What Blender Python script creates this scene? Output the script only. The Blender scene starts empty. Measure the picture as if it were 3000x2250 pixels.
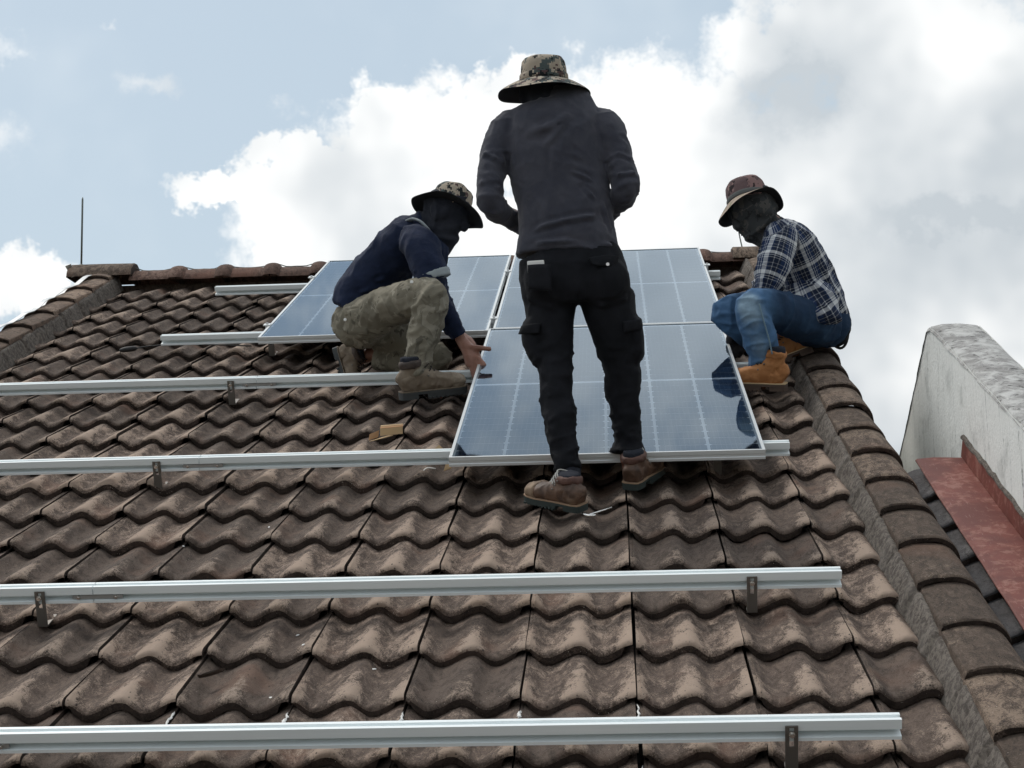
import bpy, math, random
import numpy as np
from mathutils import Vector, Matrix, Euler
random.seed(11)
SC = bpy.context.scene
COL = SC.collection
PITCH = math.radians(22.0)            # roof slope

# ------------------------------------------------------------------ camera
cam = bpy.data.cameras.new('camera'); cam.sensor_width = 36.0; cam.lens = 60.1
cam.clip_start = 0.05; cam.clip_end = 3000
co = bpy.data.objects.new('camera', cam); COL.objects.link(co)
co.matrix_world = Matrix(((0.99799, 0.02773, 0.05701, -0.050), (0.06046, -0.14586, -0.98746, -6.946),
                          (-0.01907, 0.98892, -0.14725, -0.865), (0, 0, 0, 1)))
SC.camera = co

# ------------------------------------------------------------------ render and exposure
SC.view_settings.view_transform = 'Standard'; SC.view_settings.look = 'None'
SC.view_settings.exposure = 0.16; SC.view_settings.gamma = 1.0; SC.view_settings.use_curve_mapping = False
SC.cycles.use_denoising = True
SC.cycles.use_adaptive_sampling = True; SC.cycles.adaptive_threshold = 0.02; SC.cycles.adaptive_min_samples = 8
SC.cycles.max_bounces = 6; SC.cycles.transparent_max_bounces = 8
SC.cycles.sample_clamp_indirect = 6.0

# ------------------------------------------------------------------ sun (veiled by cloud, behind the ridge)
SUN_EL, SUN_AZ = math.radians(60), math.radians(-50)      # azimuth from +Y towards +X
sl = bpy.data.lights.new('sun', 'SUN'); sl.energy = 1.35; sl.angle = math.radians(14); sl.color = (1.0, 0.95, 0.88)
so = bpy.data.objects.new('sun', sl); COL.objects.link(so)
sd = Vector((math.sin(SUN_AZ) * math.cos(SUN_EL), math.cos(SUN_AZ) * math.cos(SUN_EL), math.sin(SUN_EL)))
so.rotation_euler = sd.to_track_quat('Z', 'Y').to_euler(); so.location = sd * 50

# ------------------------------------------------------------------ sky: blue haze with a bank of cumulus
W = bpy.data.worlds.new('World'); SC.world = W; W.use_nodes = True
nt = W.node_tree; N = nt.nodes; L = nt.links; N.clear()
def nd(t, **k):
    n = N.new(t)
    for a, b in k.items(): setattr(n, a, b)
    return n
def mth(op, a, b=None, clamp=False):
    n = nd('ShaderNodeMath', operation=op, use_clamp=clamp)
    for i, v in enumerate((a, b)):
        if v is None: continue
        if hasattr(v, 'links'): L.new(v, n.inputs[i])
        else: n.inputs[i].default_value = v
    return n.outputs[0]
def wmix(f, a, b):
    n = nd('ShaderNodeMix', data_type='RGBA')
    for i, v in ((0, f), (6, a), (7, b)):
        if hasattr(v, 'links'): L.new(v, n.inputs[i])
        else: n.inputs[i].default_value = v
    return n.outputs[2]
def wramp(v, lo, hi, a=0.0, b=1.0, smooth=True):
    n = nd('ShaderNodeMapRange', interpolation_type='SMOOTHSTEP' if smooth else 'LINEAR')
    L.new(v, n.inputs[0])
    for i, x in zip((1, 2, 3, 4), (lo, hi, a, b)): n.inputs[i].default_value = x
    return n.outputs[0]
tc = nd('ShaderNodeTexCoord'); sep = nd('ShaderNodeSeparateXYZ'); L.new(tc.outputs['Generated'], sep.inputs[0])
az0 = mth('ARCTAN2', sep.outputs[0], sep.outputs[1]); el0 = mth('ARCSINE', sep.outputs[2])
wn = nd('ShaderNodeTexNoise'); L.new(tc.outputs['Generated'], wn.inputs['Vector']); wn.inputs['Scale'].default_value = 32; wn.inputs['Detail'].default_value = 4; wn.inputs['Roughness'].default_value = .64
ws = nd('ShaderNodeSeparateColor'); L.new(wn.outputs['Color'], ws.inputs[0]); n_edge = ws.outputs[2]
ae = nd('ShaderNodeCombineXYZ'); L.new(az0, ae.inputs[0]); L.new(el0, ae.inputs[1])
wv = nd('ShaderNodeVectorMath', operation='MULTIPLY_ADD'); L.new(wn.outputs['Color'], wv.inputs[0]); wv.inputs[1].default_value = (.066, .066, 0); wv.inputs[2].default_value = (-.033, -.033, 0)
pv = nd('ShaderNodeVectorMath', operation='ADD'); L.new(ae.outputs[0], pv.inputs[0]); L.new(wv.outputs[0], pv.inputs[1]); az = az0
sky = nd('ShaderNodeTexSky', sky_type='NISHITA'); sky.sun_disc = False
sky.sun_elevation = SUN_EL; sky.sun_rotation = SUN_AZ; sky.altitude = 100; sky.air_density = 1.2; sky.dust_density = 2.2
def wnoise(scale, detail, rough=0.55, dist=0.0, off=(0, 0, 0)):
    m = nd('ShaderNodeMapping'); L.new(tc.outputs['Generated'], m.inputs[0]); m.inputs['Location'].default_value = off
    n = nd('ShaderNodeTexNoise'); L.new(m.outputs[0], n.inputs['Vector'])
    n.inputs['Scale'].default_value = scale; n.inputs['Detail'].default_value = detail
    n.inputs['Roughness'].default_value = rough; n.inputs['Distortion'].default_value = dist
    return n.outputs[0]
def dist(c, rx, ry):                                         # elliptical distance in azimuth and elevation
    n = nd('ShaderNodeVectorMath', operation='MULTIPLY_ADD'); L.new(pv.outputs[0], n.inputs[0]); kx, ky = 3693.0 / rx, 3693.0 / ry
    n.inputs[1].default_value = (kx, ky, 0); n.inputs[2].default_value = (-c[0] * kx, -c[1] * ky, 0)
    l = nd('ShaderNodeVectorMath', operation='LENGTH'); L.new(n.outputs[0], l.inputs[0]); return l.outputs['Value']
def blobs(lst):
    f = None
    for c, rx, ry in lst:
        d = dist(c, rx, ry); f = d if f is None else mth('MINIMUM', f, d)
    return mth('SUBTRACT', 1.0, f)
def blob(c, rx, ry): return mth('SUBTRACT', 1.0, dist(c, rx, ry))
BANK = [((-0.1516, 0.2536), 240, 120), ((-0.1125, 0.2802), 250, 150), ((-0.0956, 0.2907), 200, 140), ((-0.2119, 0.2621), 185, 46), ((-0.1845, 0.2719), 130, 70),
        ((-0.1291, 0.2935), 130, 115), ((-0.0531, 0.3192), 75, 95), ((-0.0005, 0.2914), 330, 160), ((0.0811, 0.2533), 560, 250), ((0.1530, 0.3347), 360, 130),
        ((0.2155, 0.2673), 430, 330), ((-0.0577, 0.2314), 560, 110), ((-0.1517, 0.2215), 210, 110), ((0.0922, 0.1941), 800, 180), ((0.2073, 0.1297), 620, 260),
        ((-0.3456, 0.2016), 120, 85)]
WISP = [((-0.2692, 0.3185), 70, 46), ((-0.3579, 0.2834), 90, 75), ((-0.3540, 0.3330), 95, 40), ((-0.2911, 0.3470), 32, 22), ((-0.1665, 0.3064), 46, 34), ((-0.1928, 0.3086), 60, 30), ((0.0400, 0.3344), 70, 40)]
f = blobs(BANK); wi = blobs(WISP)
n_big = wnoise(2.3, 2, 0.55, 0.0, (3.1, 0.4, 1.7)); n_mid = wnoise(9, 3, 0.6, 0.0, (1.0, 5.0, 2.0))
f = mth('ADD', f, mth('ADD', mth('MULTIPLY', mth('SUBTRACT', n_edge, 0.5), 0.85), mth('MULTIPLY', mth('SUBTRACT', n_mid, 0.5), 0.55)))
# the rest of the sky: broken cloud of the same kind, thinning over the clear patch at the left of the bank
gen = mth('MULTIPLY', mth('SUBTRACT', n_big, 0.42), 3.0)
clear = mth('MAXIMUM', blob((-0.2066, 0.3368), 1300, 800), 0.0)
gen = mth('SUBTRACT', mth('ADD', gen, mth('MULTIPLY', mth('SUBTRACT', n_edge, 0.5), 0.8)), mth('MULTIPLY', clear, 4.0))
f = mth('MAXIMUM', f, gen)
mask = wramp(f, -0.10, 0.27)
wisp = mth('MULTIPLY', wramp(wi, 0.0, 0.95), wramp(n_edge, 0.36, 0.62))
mask = mth('MAXIMUM', mask, mth('MULTIPLY', wisp, 0.55))
thin = wnoise(5.5, 4, 0.62, 0.0, (7.0, 1.0, 0.0))
gap = wramp(blob((0.1107, 0.3055), 190, 130), 0.0, 0.9, 0.0, 0.34)
gap2 = wramp(blob((0.2030, 0.2321), 260, 60), 0.0, 0.9, 0.0, 0.25)
shade = mth('ADD', wramp(n_mid, 0.36, 0.64), wramp(thin, 0.35, 0.68))
right = wramp(az, -0.02, 0.27)                                # the bank turns thick and grey-bellied to the right
shade = mth('ADD', mth('MULTIPLY', shade, 0.60), mth('MULTIPLY', right, -0.46))
shade = mth('SUBTRACT', mth('ADD', shade, 0.36), mth('ADD', gap, gap2))
shade = wramp(shade, 0.0, 1.0, 0.0, 1.0, False)
ccol = wmix(shade, (0.54, 0.59, 0.63, 1), (0.97, 0.98, 0.975, 1))
blue = nd('ShaderNodeVectorMath', operation='MULTIPLY'); L.new(sky.outputs[0], blue.inputs[0]); blue.inputs[1].default_value = (0.085, 0.085, 0.085)
haze = wmix(0.66, blue.outputs[0], (0.60, 0.71, 0.79, 1))
haze = wmix(wramp(thin, 0.45, 0.75, 0.0, 0.35), haze, (0.78, 0.84, 0.88, 1))
final = wmix(mask, haze, ccol)
# cloud and haze glow towards the veiled sun and fall off smoothly away from it
sdn = nd('ShaderNodeVectorMath', operation='DOT_PRODUCT'); L.new(tc.outputs['Generated'], sdn.inputs[0]); sdn.inputs[1].default_value = sd
glow = wramp(sdn.outputs['Value'], -0.35, 0.55, 0.52, 0.98)
fin = nd('ShaderNodeVectorMath', operation='SCALE'); L.new(final, fin.inputs[0]); L.new(glow, fin.inputs['Scale']); final = fin.outputs[0]
bg = nd('ShaderNodeBackground'); L.new(final, bg.inputs[0]); bg.inputs[1].default_value = 1.0
wo = nd('ShaderNodeOutputWorld'); L.new(bg.outputs[0], wo.inputs[0])
W.cycles.sampling_method = 'NONE'

# ------------------------------------------------------------------ object helpers
def tag(o, label=None, cat=None, group=None, kind=None):
    for k, v in (('label', label), ('category', cat), ('group', group), ('kind', kind)):
        if v: o[k] = v
    return o
def empty(name, loc=(0, 0, 0), rot=(0, 0, 0), parent=None):
    o = bpy.data.objects.new(name, None); COL.objects.link(o); o.location = loc; o.rotation_euler = rot
    o.empty_display_size = 0.1
    if parent: o.parent = parent
    return o
def inst(name, me, parent=None, loc=(0, 0, 0), rot=(0, 0, 0), scale=(1, 1, 1)):
    o = bpy.data.objects.new(name, me); COL.objects.link(o)
    if parent: o.parent = parent
    o.location = loc; o.rotation_euler = rot; o.scale = scale
    return o
def RW(u, v, n):                                              # roof plane (across, up the slope, off the roof) to world
    return Vector((u, v * math.cos(PITCH) - n * math.sin(PITCH), v * math.sin(PITCH) + n * math.cos(PITCH)))
def roof_thing(name, u, v, n, label, cat, group=None):
    return tag(empty(name, RW(u, v, n), (PITCH, 0, 0)), label, cat, group)
RIGHT = Vector((1, 0, 0)); UPS = Vector((0, math.cos(PITCH), math.sin(PITCH))); NRM = Vector((0, -math.sin(PITCH), math.cos(PITCH)))

class MB:
    def __init__(s): s.v = []; s.f = []; s.m = []
    def add(s, vs, fs, m=0):
        b = len(s.v); s.v += [tuple(p) for p in vs]
        for q in fs: s.f.append(tuple(i + b for i in q)); s.m.append(m)
    def box(s, c, d, ax=None, m=0):
        c = Vector(c); ax = ax or (Vector((1, 0, 0)), Vector((0, 1, 0)), Vector((0, 0, 1)))
        vs = [c + ax[0] * (d[0] / 2 * i) + ax[1] * (d[1] / 2 * j) + ax[2] * (d[2] / 2 * k) for i in (-1, 1) for j in (-1, 1) for k in (-1, 1)]
        s.add(vs, [(0, 1, 3, 2), (4, 6, 7, 5), (0, 4, 5, 1), (2, 3, 7, 6), (0, 2, 6, 4), (1, 5, 7, 3)], m)
    def prism(s, poly, axis_a, axis_b, axis_l, o, l0, l1, m=0):
        n = len(poly); o = Vector(o)
        vs = [o + axis_a * a + axis_b * b + axis_l * l for l in (l0, l1) for a, b in poly]
        s.add(vs, [(i, (i + 1) % n, n + (i + 1) % n, n + i) for i in range(n)] + [tuple(range(n - 1, -1, -1)), tuple(range(n, 2 * n))], m)
    def loft(s, st, n=16, side=None, sub=4, m=0, power=2.0):
        """st: (point, rx[, ry]) stations; rx lies along `side`. Closed at both ends."""
        P = [np.array(a[0], float) for a in st]; RX = [a[1] for a in st]; RY = [a[2] if len(a) > 2 else a[1] for a in st]
        if sub > 1 and len(P) > 1:
            Q, QX, QY = [], [], []
            for i in range(len(P) - 1):
                a, b, c, d = max(i - 1, 0), i, i + 1, min(i + 2, len(P) - 1)
                for k in range(sub):
                    t = k / sub
                    h = (-.5*t**3 + t*t - .5*t, 1.5*t**3 - 2.5*t*t + 1, -1.5*t**3 + 2*t*t + .5*t, .5*t**3 - .5*t*t)
                    Q.append(P[a]*h[0] + P[b]*h[1] + P[c]*h[2] + P[d]*h[3])
                    QX.append(RX[a]*h[0] + RX[b]*h[1] + RX[c]*h[2] + RX[d]*h[3]); QY.append(RY[a]*h[0] + RY[b]*h[1] + RY[c]*h[2] + RY[d]*h[3])
            P, RX, RY = Q + [P[-1]], QX + [RX[-1]], QY + [RY[-1]]
        P = [Vector(p) for p in P]; vs = []; prev = None
        for i, p in enumerate(P):
            t = (P[min(i + 1, len(P) - 1)] - P[max(i - 1, 0)]).normalized()
            x = Vector(side) if side is not None else (prev if prev is not None else (Vector((1, 0, 0)) if abs(t.x) < .9 else Vector((0, 1, 0))))
            x = (x - t * x.dot(t)).normalized(); prev = x; y = t.cross(x)
            for k in range(n):
                a = 2 * math.pi * k / n; ca, sa = math.cos(a), math.sin(a)
                if power != 2.0:
                    ca = math.copysign(abs(ca) ** (2 / power), ca); sa = math.copysign(abs(sa) ** (2 / power), sa)
                vs.append(p + x * (RX[i] * ca) + y * (RY[i] * sa))
        r = len(P)
        fs = [(i * n + k, i * n + (k + 1) % n, (i + 1) * n + (k + 1) % n, (i + 1) * n + k) for i in range(r - 1) for k in range(n)]
        fs += [tuple(range(n - 1, -1, -1)), tuple((r - 1) * n + k for k in range(n))]
        s.add(vs, fs, m)
    def ball(s, c, r, ax=None, nu=16, nv=10, m=0):
        c = Vector(c); r = (r, r, r) if not hasattr(r, '__len__') else r
        ax = ax or (Vector((1, 0, 0)), Vector((0, 1, 0)), Vector((0, 0, 1)))
        vs = [c + ax[2] * r[2]]
        for j in range(1, nv):
            p = math.pi * j / nv
            for i in range(nu):
                a = 2 * math.pi * i / nu
                vs.append(c + ax[0] * (r[0] * math.sin(p) * math.cos(a)) + ax[1] * (r[1] * math.sin(p) * math.sin(a)) + ax[2] * (r[2] * math.cos(p)))
        vs.append(c - ax[2] * r[2]); e = len(vs) - 1
        fs = [(0, 1 + i, 1 + (i + 1) % nu) for i in range(nu)] + [(e, e - nu + (i + 1) % nu, e - nu + i) for i in range(nu)]
        fs += [(1 + j * nu + i, 1 + (j + 1) * nu + i, 1 + (j + 1) * nu + (i + 1) % nu, 1 + j * nu + (i + 1) % nu) for j in range(nv - 2) for i in range(nu)]
        s.add(vs, fs, m)
    def mesh(s, name, mats=(), smooth=False, angle=None):
        me = bpy.data.meshes.new(name); me.from_pydata(s.v, [], s.f)
        for m in (mats if isinstance(mats, (list, tuple)) else [mats]): me.materials.append(m)
        me.polygons.foreach_set('material_index', s.m)
        me.update()
        if smooth or angle: me.polygons.foreach_set('use_smooth', [True] * len(me.polygons))
        if angle: me.set_sharp_from_angle(angle=math.radians(angle))
        return me
    def build(s, name, mats=(), parent=None, smooth=False, angle=None, **k):
        return inst(name, s.mesh(name, mats, smooth, angle), parent, **k)

# ------------------------------------------------------------------ noise on arrays
def vnoise(p, seed=0):
    p = np.asarray(p, float) + 100.0 + seed * 17.31
    i = np.floor(p).astype(np.int64); f = p - i; f = f * f * (3 - 2 * f); out = 0
    def h(a): 
        n = (a[:, 0] * 374761393 + a[:, 1] * 668265263 + a[:, 2] * 2147483647 + seed * 974711) & 0x7fffffff
        n = ((n ^ (n >> 13)) * 1274126177) & 0x7fffffff
        return ((n ^ (n >> 16)) & 0xffff) / 65535.0
    for dx in (0, 1):
        for dy in (0, 1):
            for dz in (0, 1):
                w = (f[:, 0] if dx else 1 - f[:, 0]) * (f[:, 1] if dy else 1 - f[:, 1]) * (f[:, 2] if dz else 1 - f[:, 2])
                out = out + w * h(i + np.array([dx, dy, dz]))
    return out * 2 - 1

# ------------------------------------------------------------------ materials
def srgb(r, g, b): return tuple(((c / 255) / 12.92 if c / 255 <= 0.04045 else ((c / 255 + 0.055) / 1.055) ** 2.4) for c in (r, g, b)) + (1,)
class Mat:
    def __init__(s, name, color=(.5, .5, .5, 1), rough=.6, metal=0.0, **k):
        s.m = bpy.data.materials.new(name); s.m.use_nodes = True; s.t = s.m.node_tree; s.b = s.t.nodes['Principled BSDF']
        s.set(Base_Color=color, Roughness=rough, Metallic=metal, **k); s._c = {}
    def set(s, **k):
        for a, v in k.items():
            i = s.b.inputs[a.replace('_', ' ')]
            if hasattr(v, 'links'): s.t.links.new(v, i)
            else: i.default_value = v
    def n(s, t, ins=None, out=0, **k):
        n = s.t.nodes.new(t)
        for a, v in k.items(): setattr(n, a, v)
        for a, v in (ins or {}).items():
            if hasattr(v, 'links'): s.t.links.new(v, n.inputs[a])
            else: n.inputs[a].default_value = v
        return n.outputs[out]
    def coord(s, kind='Object'):
        if kind not in s._c: s._c[kind] = s.n('ShaderNodeTexCoord', out=kind)
        return s._c[kind]
    def attr(s, name, out='Vector'): return s.n('ShaderNodeAttribute', attribute_name=name, out=out)
    def rnd(s): return s.n('ShaderNodeObjectInfo', out='Random')
    def math(s, op, a, b=0.0, clamp=False): return s.n('ShaderNodeMath', {0: a, 1: b}, operation=op, use_clamp=clamp)
    def shift(s, v, amt):                                     # move coordinates by the object's random number
        c = s.n('ShaderNodeCombineXYZ', {0: s.math('MULTIPLY', s.rnd(), amt), 1: s.math('MULTIPLY', s.rnd(), amt * 1.7), 2: s.math('MULTIPLY', s.rnd(), -amt)})
        return s.n('ShaderNodeVectorMath', {0: v, 1: c}, operation='ADD')
    def scale(s, v, xyz): return s.n('ShaderNodeVectorMath', {0: v, 1: xyz}, operation='MULTIPLY')
    def noise(s, v, scale, detail=4, rough=.55, dist=0.0): return s.n('ShaderNodeTexNoise', {'Vector': v, 'Scale': scale, 'Detail': detail, 'Roughness': rough, 'Distortion': dist})
    def voro(s, v, scale, feature='F1', out='Distance', **k): return s.n('ShaderNodeTexVoronoi', {'Vector': v, 'Scale': scale}, feature=feature, out=out, **k)
    def ramp(s, v, lo, hi, a=0.0, b=1.0): return s.n('ShaderNodeMapRange', {0: v, 1: lo, 2: hi, 3: a, 4: b}, interpolation_type='SMOOTHSTEP')
    def mix(s, f, a, b, blend='MIX'):
        n = s.t.nodes.new('ShaderNodeMix'); n.data_type = 'RGBA'; n.blend_type = blend
        for i, v in ((0, f), (6, a), (7, b)):
            if hasattr(v, 'links'): s.t.links.new(v, n.inputs[i])
            else: n.inputs[i].default_value = v
        return n.outputs[2]
    def xyz(s, v, i): return s.n('ShaderNodeSeparateXYZ', {0: v}, out=i)
    def bump(s, h, strength=.3, dist=.01): s.set(Normal=s.n('ShaderNodeBump', {'Height': h, 'Strength': strength, 'Distance': dist}))

def concrete_tile(name, dark, mid, light, red, wear=.5, amp=.03, crest=.45):
    m = Mat(name, rough=.9); o = m.shift(m.coord(), 9.0)
    big = m.noise(o, 8, 4, .6, .6); streak = m.noise(m.scale(o, (1, .5, 1)), 38, 6, .72, .6); fine = m.noise(o, 210, 3, .7); patch = m.noise(o, 3.2, 3)
    h = m.ramp(m.xyz(m.coord(), 2), -amp * 1.15, -.002)       # worn pale on the crests
    w = m.math('ADD', m.math('MULTIPLY', h, crest), m.math('MULTIPLY', m.math('ADD', streak, m.math('MULTIPLY', big, .55)), 1.0))
    w = m.math('ADD', w, m.math('MULTIPLY', m.math('SUBTRACT', m.rnd(), .5), .30))
    w = m.ramp(m.math('ADD', w, m.math('MULTIPLY', m.math('SUBTRACT', fine, .5), .75)), .90 + (.5 - wear) * .3, 1.20 + (.5 - wear) * .3)
    c = m.mix(m.ramp(m.math('ADD', streak, m.math('MULTIPLY', m.math('SUBTRACT', fine, .5), .5)), .32, .62), dark, mid)
    c = m.mix(m.math('MULTIPLY', m.ramp(patch, .54, .72), .6), c, red)
    c = m.mix(w, c, light)
    sp = m.voro(o, 95); c = m.mix(m.math('MULTIPLY', m.ramp(sp, .16, .05), m.ramp(big, .50, .66)), c, (.50, .44, .38, 1))
    sp2 = m.voro(m.scale(o, (1, .5, 1)), 60); c = m.mix(m.math('MULTIPLY', m.ramp(sp2, .22, .08), m.ramp(streak, .56, .44)), c, (.035, .028, .025, 1))
    c = m.mix(1.0, c, m.n('ShaderNodeCombineColor', {0: m.ramp(m.rnd(), 0, 1, .85, 1.10), 1: m.ramp(m.rnd(), 0, 1, .86, 1.09), 2: m.ramp(m.rnd(), 0, 1, .86, 1.08)}), 'MULTIPLY')
    m.set(Base_Color=c); m.b.inputs['Specular IOR Level'].default_value = .25
    m.bump(m.math('ADD', m.math('MULTIPLY', fine, .6), m.math('MULTIPLY', streak, 1.2)), .55, .006)
    return m.m
M = {}
M['tile'] = concrete_tile('weathered brown concrete', (.062, .046, .038, 1), (.134, .101, .083, 1), (.312, .242, .194, 1), (.185, .110, .080, 1), wear=.60, crest=.42)
M['lip'] = concrete_tile('stained shade-dark tile edge', (.022, .016, .013, 1), (.050, .036, .030, 1), (.110, .080, .065, 1), (.062, .038, .030, 1), wear=.38, crest=.1)  # algae-stained edge, with the shade of the front face put into the colour
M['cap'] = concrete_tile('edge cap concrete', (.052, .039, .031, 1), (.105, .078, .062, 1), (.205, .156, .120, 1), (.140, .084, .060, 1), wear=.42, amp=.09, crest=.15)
M['capl'] = concrete_tile('edge cap concrete with painted sunlight', (.090, .066, .052, 1), (.165, .118, .092, 1), (.280, .210, .160, 1), (.200, .120, .085, 1), wear=.5, amp=.09, crest=.15)  # left caps: same concrete, sunlight put into the lighter colour
M['ridge'] = concrete_tile('reddish ridge concrete', (.070, .045, .037, 1), (.150, .092, .073, 1), (.235, .160, .130, 1), (.190, .095, .070, 1), wear=.40, amp=.09, crest=.15)
M['grey_tile'] = concrete_tile('dark grey tile', (.060, .058, .060, 1), (.105, .100, .104, 1), (.16, .155, .158, 1), (.085, .075, .072, 1), wear=.35)
def mortar():
    m = Mat('cement mortar', rough=.95); o = m.coord()
    a = m.noise(o, 55, 6, .72, .4); b = m.noise(o, 5, 4); c = m.mix(m.ramp(a, .40, .60), (.060, .050, .043, 1), (.150, .130, .112, 1))
    c = m.mix(m.math('MULTIPLY', m.ramp(b, .5, .7), .35), c, (.20, .18, .16, 1)); m.set(Base_Color=c); m.bump(a, .5, .008); return m.m
M['mortar'] = mortar()
def alu():
    m = Mat('anodised aluminium', rough=.42, metal=.08); o = m.coord()
    a = m.noise(m.scale(o, (1, 60, 60)), 3, 4); b = m.noise(o, 9, 3)
    m.set(Base_Color=m.mix(a, (.78, .84, .86, 1), (.85, .90, .91, 1)), Roughness=m.ramp(b, .3, .7, .34, .52)); m.bump(a, .05, .002); return m.m
M['alu'] = alu()
M['frame'] = Mat('satin silver frame', (.66, .69, .70, 1), .40, .35).m
M['steel'] = Mat('dull steel bracket', (.20, .185, .17, 1), .5, .85).m
M['bolt'] = Mat('bright bolt', (.75, .74, .72, 1), .25, 1.0).m
M['dark'] = Mat('dark void', (.01, .009, .009, 1), .95).m
def cell():
    m = Mat('blue black solar cell', rough=.35); o = m.coord(); x = m.xyz(o, 0); y = m.xyz(o, 1)
    bus = m.math('PINGPONG', m.math('ADD', x, .0091), .0091); bus = m.ramp(bus, .0012, .0004)       # ten bus wires across the cell
    fing = m.ramp(m.math('PINGPONG', y, .0011), .0004, .0001, 0, .12)
    c = m.mix(m.ramp(m.rnd(), 0, 1), (.014, .024, .055, 1), (.020, .034, .075, 1))
    c = m.mix(m.math('MAXIMUM', m.math('MULTIPLY', bus, .32), fing), c, (.34, .37, .40, 1)); m.set(Base_Color=c); return m.m
M['cell'] = cell()
M['sheet'] = Mat('white backsheet', (.84, .86, .88, 1), .6).m
def pane():
    m = bpy.data.materials.new('solar glass'); m.use_nodes = True; t = m.node_tree; t.nodes.clear()
    g = t.nodes.new('ShaderNodeBsdfGlossy'); tr = t.nodes.new('ShaderNodeBsdfTransparent'); mx = t.nodes.new('ShaderNodeMixShader'); o = t.nodes.new('ShaderNodeOutputMaterial')
    fr = t.nodes.new('ShaderNodeFresnel'); fr.inputs['IOR'].default_value = 2.0
    g.inputs['Roughness'].default_value = .03; g.inputs['Color'].default_value = (.74, .87, 1, 1); tr.inputs['Color'].default_value = (.96, .98, .98, 1)
    for a, b in ((fr.outputs[0], mx.inputs[0]), (tr.outputs[0], mx.inputs[1]), (g.outputs[0], mx.inputs[2]), (mx.outputs[0], o.inputs[0])): t.links.new(a, b)
    return m
M['glass'] = pane()
def plaster():
    m = Mat('stained white render', rough=.9); o = m.coord()
    run = m.noise(m.scale(o, (6, 6, .5)), 5, 7, .65, .4); blot = m.noise(o, 6, 6, .6, .3); fine = m.noise(o, 70, 4)
    c = m.mix(m.ramp(run, .50, .78), (.84, .86, .84, 1), (.60, .63, .63, 1))
    c = m.mix(m.math('MULTIPLY', m.ramp(blot, .52, .70), .5), c, (.42, .44, .43, 1))
    c = m.mix(m.math('MULTIPLY', m.ramp(m.math('ADD', run, m.math('MULTIPLY', fine, .4)), .80, .92), .7), c, (.10, .11, .11, 1))
    m.set(Base_Color=c); m.bump(m.math('ADD', blot, m.math('MULTIPLY', fine, .5)), .35, .012); return m.m
M['plaster'] = plaster()
def coping():
    m = Mat('lichened wall top', rough=.95); o = m.coord()
    a = m.noise(o, 14, 7, .7, .5); b = m.noise(o, 40, 5, .6)
    c = m.mix(m.ramp(a, .38, .62), (.26, .255, .25, 1), (.52, .52, .51, 1)); c = m.mix(m.math('MULTIPLY', m.ramp(b, .55, .7), m.ramp(a, .62, .45)), c, (.045, .045, .045, 1))
    m.set(Base_Color=c); m.bump(a, .6, .015); return m.m
M['coping'] = coping()
def redpaint():
    m = Mat('flaking red oxide paint', rough=.6); o = m.coord()
    a = m.noise(o, 22, 8, .7, .6); b = m.noise(o, 5, 4, .6, .4); s = m.noise(m.scale(o, (40, 4, 4)), 4, 5)
    c = m.mix(m.ramp(b, .35, .65), (.125, .028, .020, 1), (.190, .048, .034, 1))
    w = m.ramp(m.math('ADD', a, m.math('MULTIPLY', b, .5)), .74, .90)
    c = m.mix(m.math('MULTIPLY', w, .5), c, (.38, .20, .16, 1)); c = m.mix(m.math('MULTIPLY', m.ramp(s, .62, .72), .4), c, (.42, .30, .27, 1))
    m.set(Base_Color=c); m.bump(a, .25, .004); return m.m
M['red'] = redpaint()
M['cardboard'] = Mat('cardboard', (.34, .19, .090, 1), .85).m
M['cardpale'] = Mat('pale cardboard', (.52, .37, .21, 1), .85).m
M['white'] = Mat('white plastic', (.8, .8, .78, 1), .4).m
M['black'] = Mat('black rubber', (.012, .012, .013, 1), .6).m
M['wire'] = Mat('weathered wire', (.16, .18, .17, 1), .5, .5).m
M['strip'] = Mat('grey metal tape', (.50, .52, .53, 1), .4, .8).m
M['soil'] = Mat('ground', (.12, .11, .075, 1), .95).m
M['wallpaint'] = Mat('cream house wall', (.55, .52, .45, 1), .9).m

# ================================================================== SETTING
g = MB(); g.add([(-400, -400, -6), (400, -400, -6), (400, 400, -6), (-400, 400, -6)], [(0, 1, 2, 3)])
tag(g.build('ground', M['soil']), 'bare ground far below the roof', 'ground', kind='structure')

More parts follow.
